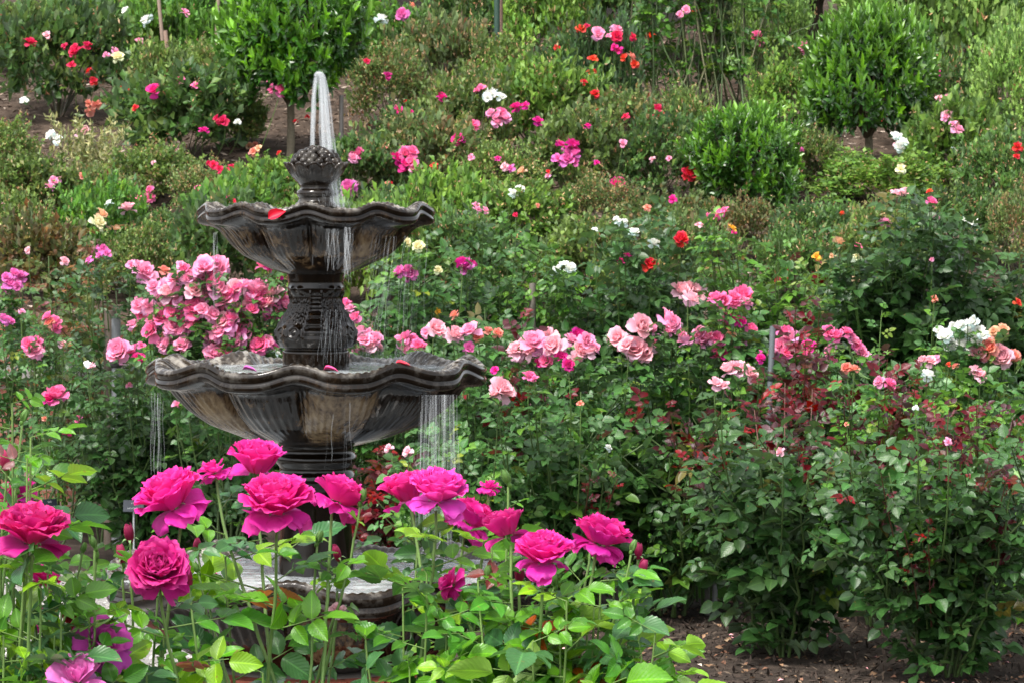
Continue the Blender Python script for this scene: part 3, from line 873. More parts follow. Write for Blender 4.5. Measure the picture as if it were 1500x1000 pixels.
MIDB = [(40, 578, 0, 0, .4), (120, 572, 0, 0, .4), (190, 556, .2, .6, .4), (216, 541, .6, 1, .5), (229, 531, .95, 1, .5), (237, 528, 1, .9, .5), (243, 530, 1, .5, .5), (245.5, 535, 1, .25, .5), (244, 541, 1, .1, .4), (240.5, 544, 1, .0, .1),
        (244, 547, 1, .12, .5), (245.5, 552, 1, .12, .5), (242, 557, .95, .1, .5), (232, 560, .85, .1, .4), (216, 562, .6, 0, .5), (207, 567, .35, 0, .8), (201, 576, .12, 0, 1), (180, 600, 0, 0, 1), (152, 621, 0, 0, 1), (104, 640, 0, 0, .8), (74, 648, 0, 0, .5), (58, 652, 0, 0, .2)]
TOPB = [(24, 334, 0, 0, .4), (90, 326, 0, 0, .4), (135, 317, .2, .6, .4), (152, 309, .6, 1, .5), (161, 303, .95, 1, .5), (166, 301.5, 1, .9, .5), (170, 303.5, 1, .5, .5), (171.5, 307, 1, .25, .5), (170.5, 311, 1, .12, .4), (168, 313.5, 1, 0, .1),
        (170.5, 316, 1, .1, .5), (171, 320, 1, .1, .5), (168, 324, .95, .2, .5), (160, 327, .8, .1, .4), (147, 330, .55, 0, .5), (138, 335, .25, 0, .8), (129, 345, .06, 0, 1), (118, 360, 0, 0, 1), (104, 374, 0, 0, 1), (66, 394, 0, 0, .8), (48, 400, 0, 0, .4), (37, 403, 0, 0, .2)]
LOWB = [(60, 880, 0, 0, .4), (180, 872, 0, 0, .4), (255, 856, .2, .6, .4), (285, 839, .6, 1, .5), (300, 828, .95, 1, .5), (309, 824, 1, .9, .5), (316, 827, 1, .5, .5), (318.5, 834, 1, .25, .5), (316, 841, 1, .12, .4), (312, 845, 1, 0, .1),
        (316, 849, 1, .12, .5), (318, 855, 1, .12, .5), (313, 861, .95, .1, .5), (298, 865, .8, .1, .4), (278, 868, .55, 0, .5), (266, 874, .3, 0, .8), (258, 886, .1, 0, 1), (238, 912, 0, 0, 1), (205, 938, 0, 0, 1), (176, 954, 0, 0, .8), (150, 964, 0, 0, .5)]
PHI = R(-3.3)
basin(LOWB, 10, PHI, 46, 318, 17, 0.05, 0.20, 150, 'widest scalloped basin at the bottom, brown and streaked')
basin(MIDB, 10, PHI, 46, 245, 13, 0.05, 0.22, 130, 'middle scalloped basin with tan dry patches under its wavy lip')
basin(TOPB, 10, R(-1), 44, 171, 10, 0.05, 0.22, 120, 'smallest scalloped basin at the top with striped flutes')

# plinth of upright bricks
a = Acc()
nb = 22; rb = 0.385
for k in range(nb):
    for row, (z0, z1) in enumerate(((0.0, 0.085), (0.09, 0.268))):
        m2 = nb if row else nb
        th = (k + 0.5 * row) / nb * 2 * PI
        Mx = Matrix.Rotation(th, 4, 'Z') @ Matrix.Translation((0, -rb + 0.05, 0))
        wd = rb * 2 * math.tan(PI / nb) * 0.94 / 2
        c = np.array([0.30, 0.085, 0.05]) * rs.uniform(0.6, 1.25)
        sh = 0.012 * row
        box(a, (-wd, -0.05 - sh, z0), (wd, 0.05, z1), c, Mx)
a.build('brick_plinth', M_BRICK, ft, smooth=False)
a = Acc(); lathe(a, [(0.365, 0.0), (0.368, 0.262), (0.30, 0.272), (0.25, 0.276)], 48, None, [(0.16, 0.14, 0.12)] * 4); a.build('mortar_core', M_COPING, ft)

# lower pedestal
a = Acc()
pr = smooth_prof(prof_px([(76, 884), (76, 868), (72, 862), (66, 858), (58, 846), (54, 815), (51, 770), (50, 735), (53, 712), (58, 706), (59, 698), (57, 692), (53, 688), (53, 682), (58, 678), (61, 672), (60, 666), (56, 663), (55, 655), (58, 650)]), 70, 1)
lathe(a, pr, 96, lambda T, r, z, I: (r * (1 + 0.02 * np.cos(T * 8) * np.clip(1 - np.abs(z - fzy(770)) * 8, 0, 1)), z), [(0.0, 0.1, 0)] * len(pr))
p_ = a.build('pedestal', M_STONE, ft); p_['label'] = 'plain ringed pedestal between the widest and the middle basin'

# upper pedestal: vase with a ladder motif, scrolls and leaf relief
def vase_relief(T, r, z, I):
    y = HZ + (EYE - z) * PPM
    q = (T + PI / 4) % (PI / 2) - PI / 4            # angle from the nearest of four faces (ladder in the middle of each)
    q = q - 0.05
    body = np.clip((y - 416) / 6, 0, 1) * np.clip((508 - y) / 6, 0, 1)
    hw = 0.20 + 0.10 * np.clip((y - 440) / 60, 0, 1)
    rail = np.exp(-((np.abs(q) - hw) / 0.045) ** 2) * np.clip((y - 424) / 6, 0, 1)
    rung = (np.abs(q) < hw) * np.clip(np.sin((y - 432) / 12.5 * 2 * PI) * 2, -1, 1) * np.clip((y - 432) / 4, 0, 1) * np.clip((498 - y) / 8, 0, 1)
    # scrolls low on each side of the ladder
    sc1 = 0
    for sx in (-1, 1):
        dx = (q - sx * 0.56) * r * PPM; dy = y - 486
        rd = np.sqrt(dx * dx + dy * dy)
        sc1 = sc1 + np.exp(-((rd - 8.5) / 2.2) ** 2) + 0.9 * np.exp(-(rd / 3.2) ** 2)
        dx = (q - sx * 0.60) * r * PPM; dy = y - 424
        rd = np.sqrt(dx * dx + dy * dy)
        sc1 = sc1 + 1.2 * np.exp(-(rd / 5.5) ** 2)
    leaf = (np.abs(q) > hw + 0.08) * (0.45 * np.sin(y * 1.05 + 5 * np.sin(q * 24)) + 0.4 * np.sin(q * 60 + y * 0.5)) * np.clip((y - 436) / 6, 0, 1) * np.clip((476 - y) / 6, 0, 1)
    d = body * (2.6 * rail + 1.5 * rung + 3.0 * sc1 + 1.3 * leaf)
    return r + d / PPM, z
a = Acc()
pr = smooth_prof(prof_px([(49, 545), (49, 515), (48.5, 513), (46, 512), (45, 510), (54, 507.5), (59, 500), (61, 492), (58.5, 481), (51, 469), (42, 456), (37.5, 445), (37, 435), (40.5, 429), (42, 422), (41, 418), (40.5, 413), (41.5, 408), (43, 399)]), 150, 1)
lathe(a, pr, 360, vase_relief, [(0.0, 0.25, 0)] * len(pr))
p_ = a.build('pedestal', M_STONE, ft); p_['label'] = 'carved vase-shaped pedestal with a ladder motif and scrolls under the top basin'

# finial: scalloped leaf cup holding a mound of round fruit
fin = Acc()
pr = smooth_prof(prof_px([(31, 318), (31, 300), (29, 297), (26, 295), (25, 290), (28, 287), (29, 283), (27, 279), (23, 277), (23, 271)]), 40, 1)
lathe(fin, pr, 64, None, [(0.25, 0.2, 0)] * len(pr))
fo = fin.build('finial', M_STONE, ft)
a = Acc()
pr = smooth_prof(prof_px([(20, 273), (24, 271), (31, 264), (38, 256), (42, 249), (44, 244), (43, 241), (39, 243), (34, 246), (25, 250)]), 40, 1)
def cupf(T, r, z, I):
    c = np.abs(np.cos(T * 6))
    w = np.clip((z - fzy(262)) / (fzy(244) - fzy(262)), 0, 1)
    return r * (1 + 0.14 * (c - 0.5) * w + 0.02 * np.sin(T * 36) * w), z + w * 0.022 * (c ** 0.6 - 0.6)
lathe(a, pr, 192, cupf, [(0.15, 0.35, 0)] * len(pr))
a.build('leaf_cup', M_STONE, fo)
def sphere(acc, c, r, col, nu=12, nv=8, sq=1.0):
    v = np.linspace(-PI / 2, PI / 2, nv)
    rows = len(acc.v)
    lathe(acc, [(max(r * math.cos(t), 1e-4), r * math.sin(t) * sq) for t in v], nu, None, [col] * nv)
    acc.v[-1] = acc.v[-1] + np.asarray(c)
a = Acc()
rb_ = np.random.RandomState(2)
for row, (rr_, yy, nn) in enumerate(((33, 244, 15), (31.5, 237, 15), (27.5, 231, 13), (21, 226, 10), (13, 222, 7), (5, 220, 3))):
    for k in range(nn):
        th = (k + 0.5 * (row % 2)) / nn * 2 * PI + rb_.normal(0, .05)
        sphere(a, (rr_ / PPM * math.sin(th), -rr_ / PPM * math.cos(th), fzy(yy) + rb_.normal(0, .001)), 6.6 / PPM * rb_.uniform(.9, 1.1), (0.25, rb_.uniform(0.1, 0.5), 0))
lathe(a, prof_px([(31, 246), (28, 236), (18, 227), (6, 223), (0.1, 222)]), 24, None, [(0, 0, 0)] * 5)
a.build('fruit_mound', M_STONE, fo)

# water lying in the basins
for y0, rr_, lab in ((838, 296, 'lowest'), (541, 221, 'middle'), (310, 153, 'top')):
    a = Acc()
    n = 40
    pr = [(max(rr_ * t, 0.5) / PPM, fzy(y0)) for t in np.linspace(1, 0.0, n)]
    rgw = np.random.RandomState(rr_)
    kk = rgw.normal(0, 1, (10, 2)) * 60; pp = rgw.uniform(0, 6.28, 10)
    def ripple(T, r, z, I):
        x, y = r * np.sin(T), r * np.cos(T)
        return r, z + 0.0012 * sum(np.sin(kk[i, 0] * x + kk[i, 1] * y + pp[i]) for i in range(10)) / 2
    lathe(a, pr, 160, ripple)
    w_ = a.build('water', M_POOL)
    w_.location = (FX, FY, 0)
    tag(w_, {'lowest': 'foamy white water lying in the widest lowest fountain basin', 'middle': 'splashing white water lying in the middle fountain basin', 'top': 'thin white water lying in the small top fountain basin'}[lab], 'water', 'water lying in the fountain basins', 'thing')

# jet: rises from the finial and falls back to the right
jt = thing('water_jet', (FX, FY, fzy(213)), 'white water jet rising from the fruit finial and falling back in an arch', 'water jet')
rj = np.random.RandomState(7)
def jp(px, py, dy=0.0): return np.array([(px - 463) / PPM, dy, fzy(py) - fzy(213)])
def filaments(acc, path, n, r0, r1, th0, th1, seed):
    rg = np.random.RandomState(seed)
    path = np.asarray(path); m = len(path)
    s = np.linspace(0, 1, m)
    for k in range(n):
        a_ = rg.uniform(0, 6.28); q = math.sqrt(rg.uniform())
        rad = (r0 + (r1 - r0) * s) * q
        off = np.stack([np.cos(a_) * rad, np.sin(a_) * rad, 0 * s], -1)
        off += 0.0012 * np.stack([np.sin(s * rg.uniform(8, 25) + a_), np.cos(s * rg.uniform(8, 25)), 0 * s], -1)
        i0 = 0 if k % 2 else int(rg.uniform(0, 0.25) * m); i1 = m if k % 3 else int(m * rg.uniform(0.75, 1))
        if i1 - i0 < 4: continue
        w = np.linspace(th0, th1, m)[i0:i1] * rg.uniform(0.6, 1.3)
        tube(acc, (path + off)[i0:i1], w, 5)
def catm(pts, n):
    pts = np.asarray(pts, float); t = np.linspace(0, len(pts) - 1, n)
    out = np.stack([np.interp(t, np.arange(len(pts)), pts[:, k]) for k in range(3)], -1)
    for _ in range(3): out[1:-1] = (out[:-2] + 2 * out[1:-1] + out[2:]) / 4
    return out
up_path = catm([jp(457, 222), jp(458, 190), jp(459, 160), jp(460, 135), jp(462, 118), jp(465, 109), jp(468, 112)], 34)
dn_path = catm([jp(463, 112), jp(467, 106), jp(471, 112), jp(474, 130), jp(476, 160), jp(478, 190), jp(480, 215), jp(481, 240), jp(485, 270), jp(489, 304)], 44)
a = Acc(); filaments(a, up_path, 9, 0.006, 0.005, 0.0042, 0.0050, 1); a.build('rising_stream', M_JET, jt)
a = Acc(); filaments(a, dn_path, 26, 0.005, 0.034, 0.0048, 0.0050, 2); a.build('falling_stream', M_JET, jt)
a = Acc()
tube(a, up_path, np.interp(np.linspace(0, 1, 34), [0, .5, 1], [.0075, .0075, .010]), 10)
tube(a, dn_path, np.interp(np.linspace(0, 1, 44), [0, .15, .6, 1], [.009, .009, .012, .036]), 12)
a.build('water_veil', M_SHEET, jt)

# streams and curtains falling from the lips
def fall(px, y0, y1, wpx, n, label, r0=0.0016, slant=0.0, ydepth=None, seed=0, sheetw=None):
    rg = np.random.RandomState(seed + 100)
    rim = 0.355 if y0 < 450 else 0.50
    dx = (px - 463) / PPM
    yy = -math.sqrt(max(rim ** 2 - min(abs(dx), rim) ** 2, 0.0)) if ydepth is None else ydepth
    th = thing('falling_water', (FX + dx, FY + yy, fzy(y0)), label, 'falling water', 'streams falling from the fountain basins')
    a = Acc()
    for k in range(n):
        o = rg.uniform(-.5, .5) * wpx / PPM; s = np.linspace(0, 1, 16)
        z1 = (y1 - y0) / PPM * rg.uniform(0.7, 1.05)
        st = 0 if k % 2 else rg.uniform(0, 0.35)
        ss = st + (1 - st) * s
        pts = np.stack([o * (1 + 0.25 * ss) + slant * ss + 0.002 * np.sin(ss * 9 + k), rg.normal(0, .012) + 0 * ss, -z1 * ss], -1)
        tube(a, pts, 1.1 * r0 * rg.uniform(0.5, 1.7) * (1 - 0.5 * ss), 4)
    a.build('strand', M_FALL, th)['kind'] = 'stuff' if n > 1 else 'thing'
    if sheetw:
        a = Acc(); nx, nz = 40, 24
        U, V = np.meshgrid(np.linspace(-.5, .5, nx), np.linspace(0, 1, nz))
        zz = (y1 - y0) / PPM * (0.86 + 0.14 * np.sin(U * 23 + 1))
        fr = np.stack([U * sheetw / PPM * (1 + .25 * V) + slant * V, 0.010 * np.sin(U * 17 + V * 2) + 0.004 * np.sin(U * 60), -zz * V], -1)
        bk = fr + np.array([0, 0.004, 0])
        i = np.arange(nz - 1)[:, None] * nx; j = np.arange(nx - 1)[None]
        f = np.stack([i + j, i + j + 1, i + nx + j + 1, i + nx + j], -1).reshape(-1, 4)
        a.add(fr.reshape(-1, 3), f); a.add(bk.reshape(-1, 3), f[:, ::-1])
        a.build('thin_sheet', M_MIST, th)
    return th
fall(327, 340, 445, 10, 7, 'thin water strand falling from the left of the top basin', seed=1)
fall(519, 332, 410, 12, 22, 'bright water strand down the right face of the top basin', 0.0022, seed=2)
fall(497, 334, 392, 18, 24, 'pale sheet of trickles on the front face of the top basin', 0.0014, seed=3)
fall(592, 345, 532, 80, 34, 'wide spray of fine strands from the right of the top basin', 0.0010, -0.03, seed=4)
fall(244, 568, 705, 20, 12, 'thin water strands falling from the left of the middle basin', seed=5)
fall(645, 568, 800, 54, 34, 'wide white curtain falling from the right of the middle basin', 0.0015, seed=6, sheetw=46)
fall(505, 452, 530, 60, 26, 'trickles running down around the carved pedestal', 0.0012, 0, -0.13, seed=7)
fall(510, 575, 690, 36, 5, 'trickles on the front face of the middle basin', 0.0012, 0, -0.47, seed=8)

# splash where the jet and the streams hit the pools
def splash(px, py, wpx, hpx, n, label, seed, dy=0.0):
    rg = np.random.RandomState(seed)
    a = Acc()
    for k in range(n):
        o = rg.normal(0, .4) * wpx / PPM; h = abs(rg.normal(0, .45)) * hpx / PPM * math.exp(-abs(o) * PPM / wpx)
        ln = rg.uniform(0.006, 0.02)
        p = np.array([o, rg.normal(0, .05), h])
        d = np.array([o * 2, rg.normal(0, .3) * .1, 0.2]); d /= np.linalg.norm(d)
        tube(a, [p, p + d * ln / 2, p + d * ln], [0.0006, 0.0016, 0.0005], 4)
    o_ = a.build('water_splash', M_FALL)
    o_.location = (FX + (px - 463) / PPM, FY + dy, fzy(py))
    tag(o_, label, 'splash', kind='stuff')
splash(490, 306, 34, 36, 260, 'splash where the jet lands beside the finial in the top basin', 1, -0.02)
splash(570, 540, 90, 34, 420, 'splash of droplets on the right of the middle basin pool', 2, 0.05)
splash(640, 838, 80, 30, 260, 'splash of droplets under the white curtain in the widest basin', 3, 0.1)

# loose petals lying on the lips
def loose_petal(px, py, d, sz, col, label, flat=(0, -0.15, 1), dirv=(1, 0, 0.1)):
    a = Acc()
    place_leaves(a, leaf_tpl(7, 5, 0.6, 0.45, 0.25), [[0, 0, 0]], [dirv], [flat], [sz], [col])
    o = a.build('rose_petal', M_FLATPETAL)
    o.location = tuple(PX(px, py, d))
    tag(o, label, 'petal')
loose_petal(393, 320, 9.25, 0.052, (0.55, 0.008, 0.03), 'red petal stuck over the front lip of the top basin', (0.2, -1, 0.5), (1, -.1, 0.5))
loose_petal(355, 541, 9.18, 0.04, (0.40, 0.07, 0.30), 'purple petal inside the front lip of the middle basin')
loose_petal(578, 535, 9.22, 0.05, (0.55, 0.02, 0.05), 'red petal on the right part of the middle basin lip')
loose_petal(474, 541, 9.13, 0.04, (0.6, 0.05, 0.2), 'pink petal at the front of the middle basin pool')
loose_petal(238, 544, 9.45, 0.03, (0.6, 0.08, 0.2), 'small pink petal near the left end of the middle basin lip')
loose_petal(300, 838, 9.05, 0.035, (0.7, 0.05, 0.3), 'pink petal floating on the left of the lowest pool')
# ------------------------------------------------------------------ planting plan
BUSH = []
def spec(kind, px, d, w, h, style, label, **kw):
    z = ground_z(d)
    yb = HZ + (EYE - z) / d * FPX
    BUSH.append(dict(kind=kind, px=px, d=d, w=w, h=h, style=style, label=label, z=z, yb=yb, yt=yb - h, blooms=[], **kw))
def rose(px, d, ytop, w, style, label, **kw):
    z = ground_z(d); yb = HZ + (EYE - z) / d * FPX
    if 12.8 < d < 14.5: ytop += 8
    spec('rose', px, d, w, yb - ytop, style, label, **kw)

# rose bed right of the fountain, front row to back row
rose(1150, 11.75, 585, 290, 'dark', 'dark leafy rose bush on bare soil, nearer the fountain of the front pair', lo=.03, leaf=.05, red=.5, n=12, dens=1.2)
rose(1385, 11.25, 600, 330, 'dark', 'broad dark rose bush with burgundy tips on bare soil at lower right', lo=.03, leaf=.047, red=.35, n=13, dens=1.2)
rose(1530, 11.9, 610, 200, 'hybrid', 'dark rose bush cut by the right edge above bare soil', lo=.2, leaf=.044, red=.3)
rose(985, 12.9, 575, 260, 'hybrid', 'rose bush with red young tips beside the grey double stake', lo=.14, leaf=.045, red=.6, n=11)
rose(830, 12.75, 560, 250, 'hybrid', 'leafy green rose bush behind the magenta roses, right of the water curtain', lo=.12, leaf=.045, red=.15, n=12)
rose(665, 12.7, 600, 210, 'hybrid', 'green rose bush directly behind the white water curtain', lo=.15, leaf=.043, red=.2, n=9)
rose(570, 13.4, 620, 110, 'burg', 'low burgundy-leaved rose behind the pedestal of the middle basin', lo=.3, leaf=.05, n=6)
rose(1290, 12.6, 560, 240, 'fresh', 'bright green rose bush between the two front dark bushes', lo=.45, leaf=.043, red=.35, n=10)
rose(1450, 12.7, 560, 220, 'fresh', 'fresh green rose bush carrying coral pink blooms at right edge', lo=.42, leaf=.046, red=.15, n=10)
rose(1095, 13.2, 545, 230, 'hybrid', 'rose bush with blush blooms around the grey post', lo=.42, leaf=.044, red=.5, n=10)
rose(700, 13.3, 500, 190, 'hybrid', 'rose bush with a row of salmon and pink blooms beside the basin lip', lo=.3, leaf=.046, red=.2, n=9)
rose(850, 13.25, 515, 190, 'hybrid', 'rose bush with pale pink blooms in tight bunches, mid bed', lo=.35, leaf=.045, red=.25, n=9)
rose(945, 13.35, 490, 170, 'hybrid', 'tall rose bush with big shell-pink blooms in the mid bed', lo=.35, leaf=.047, red=.1, n=9)
rose(1030, 13.3, 455, 150, 'hybrid', 'tallest pink rose of the mid bed with one large bloom on top', lo=.35, leaf=.047, n=7)
rose(1190, 13.35, 500, 170, 'hybrid', 'rose bush with hot pink clusters behind the tall burgundy shoots', lo=.45, leaf=.042, red=.5, n=9)
rose(1345, 13.4, 540, 170, 'hybrid', 'rose bush with small mixed blooms left of the white roses', lo=.45, leaf=.042, red=.3, n=8)
rose(770, 13.6, 505, 130, 'burg', 'dark burgundy-leaved rose among the pale pink bunches', lo=.5, leaf=.05, n=6)
rose(1235, 13.5, 500, 130, 'hybrid', 'rose bush with loose pink trusses under the dark shrub', lo=.5, leaf=.042, red=.2, n=7)
# back bed beyond the lawn
rose(1415, 15.6, 490, 180, 'hybrid', 'rose bush crowned with a bunch of white blooms', lo=.3, leaf=.045, n=9)
rose(1340, 16.2, 285, 320, 'dark', 'large dark green rounded rose shrub with few blooms', lo=.18, leaf=.062, n=20, dens=1.5)
rose(1500, 16.3, 300, 180, 'dark', 'dark shrub rose at the right edge with rusty young leaves', lo=.2, leaf=.055, n=12, red=.3, dens=1.2)
rose(1125, 16.0, 340, 200, 'fresh', 'bright green standard rose above the grey post', lo=.45, leaf=.045, n=13, dens=1.2)
rose(940, 16.3, 310, 230, 'dark', 'dark rose bush with white and red blooms behind the pink bed', lo=.15, leaf=.055, n=15, dens=1.3)
rose(1030, 16.6, 350, 140, 'hybrid', 'rose bush with one long red bloom stem beside the white roses', lo=.25, leaf=.05, n=9)
rose(785, 16.4, 335, 170, 'fresh', 'yellow-green standard rose on a thin dark trunk', lo=.5, leaf=.045, n=11, dens=1.2, trunk=True)
rose(685, 16.2, 335, 170, 'hybrid', 'standard rose on a knobbly trunk tied to a grey stake', lo=.45, leaf=.045, n=11, dens=1.2, trunk=True)
rose(600, 15.9, 325, 170, 'hybrid', 'rose bush with cream and lilac-pink blooms right of the carved pedestal', lo=.2, leaf=.05, n=12, dens=1.1)
rose(860, 16.7, 400, 170, 'hybrid', 'leafy rose bush low behind the pale pink bunches', lo=.2, leaf=.05, n=9)
rose(1235, 16.6, 350, 150, 'shrubA', 'rose bush with orange and peach blooms left of the large dark shrub', lo=.25, leaf=.045, n=9, red=.5)
rose(735, 15.2, 430, 170, 'dark', 'shadowed rose bush between the two standard trunks', lo=.15, leaf=.045, n=10)
# left of and behind the fountain
rose(545, 14.3, 470, 160, 'hybrid', 'rose bush with pink clusters behind the splashing middle basin', lo=.25, leaf=.044, n=9)
rose(335, 14.3, 400, 250, 'hybrid', 'rose bush covered in a huge mass of pink blooms', lo=.25, leaf=.038, n=8, dens=.6)
rose(215, 14.6, 520, 220, 'dark', 'dense dark rose bush behind the plant label, left of the fountain', lo=.10, leaf=.046, n=15, dens=1.25)
rose(320, 15.0, 520, 190, 'dark', 'dark rose bush under the left half of the middle basin', lo=.10, leaf=.046, n=11, dens=1.1)
rose(65, 14.9, 470, 210, 'hybrid', 'open rose bush with rose-pink blooms before the brick wall', lo=.4, leaf=.034, n=6, dens=.4)
rose(150, 15.6, 400, 200, 'dark', 'tall dark rose with lilac trusses in front of the brick wall', lo=.72, leaf=.040, n=7)
rose(30, 15.9, 400, 170, 'hybrid', 'rose bush with lilac-pink trusses at the left edge', lo=.6, leaf=.04, n=7, red=.2)
rose(245, 16.2, 370, 180, 'hybrid', 'rose bush with one round pink bloom behind the pink mass', lo=.45, leaf=.045, n=10)
rose(430, 15.4, 420, 150, 'hybrid', 'rose bush half hidden behind the carved pedestal', lo=.25, leaf=.045, n=9)
rose(100, 16.6, 340, 170, 'rusty', 'rose bush with rusty spent trusses above the brick wall', lo=.72, leaf=.042, n=8, red=.2)

def hill(px, d, w, h, style, label, **kw): spec('shrub', px, d, w, h, style, label, **kw)
# hillside, lowest terrace
hill(35, 18.3, 170, 105, 'shrubA', 'low shrub rose with an orange-red bloom at the left edge')
hill(150, 18.5, 160, 110, 'fresh', 'shrub with cream and white blooms above the brick wall')
hill(250, 18.4, 150, 95, 'shrubB', 'green shrub with a white bloom left of the top basin')
hill(345, 18.7, 150, 100, 'fresh', 'green shrub touching the left lip of the top basin')
hill(455, 18.6, 150, 90, 'shrubC', 'light green shrub hidden behind the top basin')
hill(560, 18.4, 140, 100, 'shrubB', 'shrub right behind the right lip of the top basin')
hill(655, 18.5, 190, 120, 'shrubC', 'bright green shrub with bare stems just right of the top basin')
hill(770, 18.8, 180, 105, 'shrubC', 'loose light shrub above the two standard roses')
hill(880, 19.3, 150, 70, 'shrubD', 'thin brownish shrub on the mulch above the white roses')
hill(990, 18.9, 160, 85, 'shrubD', 'low rusty shrub left of the orange-yellow bloom')
hill(1080, 18.7, 140, 90, 'rusty', 'low reddish shrub beneath the laurel ball')
hill(1180, 18.4, 160, 95, 'shrubB', 'green shrub with an apricot bloom above the standard rose')
hill(1290, 18.8, 160, 85, 'shrubD', 'reddish low shrub below the laurel tree')
hill(1400, 18.6, 170, 110, 'shrubB', 'shrub with a bright pink bloom above the large dark shrub')
hill(1490, 18.3, 130, 130, 'shrubD', 'brown-tipped shrub at the right edge above the dark rose')
hill(330, 17.6, 190, 120, 'shrubB', 'low leafy shrub just above the wall, under the top basin')
hill(430, 17.7, 170, 110, 'shrubC', 'low leafy shrub hidden behind the carved pedestal')
hill(560, 17.6, 180, 125, 'shrubC', 'light low shrub behind the spray of the top basin')
hill(690, 17.6, 190, 120, 'shrubB', 'low leafy shrub between the heads of the two standard roses')
hill(850, 17.7, 190, 115, 'shrubA', 'low airy shrub at the foot of the slope, right of the yellow-green standard')
hill(1010, 17.7, 190, 110, 'shrubD', 'low red-tipped shrub behind the long red bloom stem')
hill(1170, 17.6, 190, 115, 'shrubB', 'low leafy shrub at the foot of the slope behind the bright green standard')
hill(1290, 17.7, 170, 110, 'shrubA', 'low shrub at the foot of the slope behind the large dark shrub')
hill(190, 17.7, 170, 110, 'shrubA', 'low grey-green shrub just above the wall behind the lilac trusses')
hill(60, 17.7, 170, 100, 'rusty', 'low rusty shrub just above the wall at the left edge')
# second terrace
hill(45, 19.7, 170, 80, 'shrubA', 'dull small-leaved mound low at the left edge', )
hill(140, 19.8, 150, 75, 'shrubD', 'sparse mound with red shoots under the pale feathery plant')
hill(225, 20.3, 160, 80, 'shrubA', 'grey-green mound right of the pale feathery plant')
hill(300, 19.9, 130, 85, 'shrubD', 'low mound with rusty red shoots left of the fountain finial')
hill(390, 20.0, 150, 90, 'shrubC', 'fresh yellow-green mound beside the fountain finial')
hill(530, 20.1, 150, 85, 'shrubB', 'soft green mound behind the falling jet')
hill(630, 20.3, 170, 110, 'shrubD', 'mound with tan spent flowers below the hot pink cluster')
hill(735, 20.1, 180, 105, 'shrubA', 'mound with faded blush blooms in the centre of the slope')
hill(840, 20.4, 190, 130, 'shrubA', 'mound carrying a big lilac-pink cluster in the centre of the slope')
hill(965, 20.5, 170, 115, 'shrubB', 'dark mound with small pink blooms left of the laurel ball')
hill(1190, 20.7, 120, 80, 'shrubA', 'small mound with a violet-pink bloom between laurel ball and laurel tree')
hill(1290, 20.2, 240, 72, 'shrubC', 'wide leafy mound with a cream bloom under the laurel tree')
hill(1400, 20.5, 190, 130, 'shrubC', 'green mound with a white bloom right of the laurel tree trunk')
hill(1480, 19.8, 170, 130, 'shrubB', 'green mound with red blooms at the right edge')
# third terrace
hill(-8, 21.1, 160, 95, 'shrubA', 'grey-green small-leaved mound left of the mulch patch')
hill(270, 21.6, 230, 130, 'shrubB', 'wide dark mound with crimson blooms below the left laurel tree')
hill(345, 22.2, 120, 75, 'shrubA', 'shadowed mound under the left laurel tree')
hill(600, 21.4, 150, 100, 'shrubB', 'mound with small crimson blooms right of the jet')
hill(690, 21.3, 190, 130, 'shrubA', 'mound with a bright rose-pink cluster in the centre of the slope')
hill(790, 21.8, 190, 145, 'shrubC', 'taller light green mound behind the rose-pink cluster')
hill(920, 21.7, 170, 100, 'shrubD', 'tan-flowered mound under the climbing rose')
hill(1010, 21.6, 120, 110, 'shrubA', 'pale mound left above the laurel ball')
hill(1150, 22.6, 140, 130, 'shrubC', 'yellowish mound behind the laurel ball')
hill(1370, 22.3, 170, 140, 'shrubB', 'deep green mound behind the laurel tree crown')
# upper slope
hill(85, 23.3, 230, 135, 'shrubB', 'broad grey-green mound with crimson blooms above the mulch patch')
hill(228, 22.9, 140, 105, 'shrubA', 'mound with small red blooms between mulch patch and dark mound')
hill(300, 23.8, 150, 105, 'shrubA', 'tan-tipped mound with a crimson bloom left of the laurel crown')
hill(570, 23.0, 160, 125, 'shrubD', 'tan-flowered mound right of the left laurel crown')
hill(655, 23.4, 150, 120, 'shrubD', 'brown-flowered mound in front of the green post')
hill(745, 23.2, 160, 115, 'shrubA', 'mound with fine upright leaves below the green post')
hill(835, 23.2, 140, 120, 'shrubB', 'dark mound under the bending canes')
hill(885, 22.9, 130, 165, 'dark', 'tall dark rose shrub with a column of orange-red blooms')
hill(165, 25.3, 170, 115, 'shrubC', 'bright green shrub with yellow and white blooms near the upper left corner')
hill(265, 25.0, 170, 150, 'fresh', 'tall leafy rose with a pink bloom beside the thin canes')
hill(30, 25.6, 150, 105, 'shrubA', 'dull green shrub in the upper left corner')
hill(110, 27.0, 160, 100, 'shrubC', 'pale green shrub at the top edge near the left corner')
hill(590, 25.2, 170, 125, 'fresh', 'green rose shrub with white and lilac blooms at the top')
hill(690, 25.8, 170, 150, 'shrubB', 'tall green shrub left of the green post at the top edge')
hill(790, 25.4, 180, 160, 'shrubC', 'tall green shrub right of the green post at the top edge')
hill(890, 26.2, 160, 140, 'shrubB', 'green shrub at the top edge behind the orange blooms')
hill(470, 26.2, 200, 130, 'shrubB', 'dark green shrub behind the left laurel crown')
hill(1130, 24.6, 160, 150, 'pale', 'grey-green shrub right of the climbing rose')
hill(1330, 24.8, 220, 190, 'pale', 'pale shrub rising behind the laurel tree')
hill(1420, 23.3, 270, 240, 'pale', 'largest pale arching shrub, right of the laurel tree')
hill(1500, 22.0, 180, 190, 'pale', 'pale arching shrub cut by the right edge')

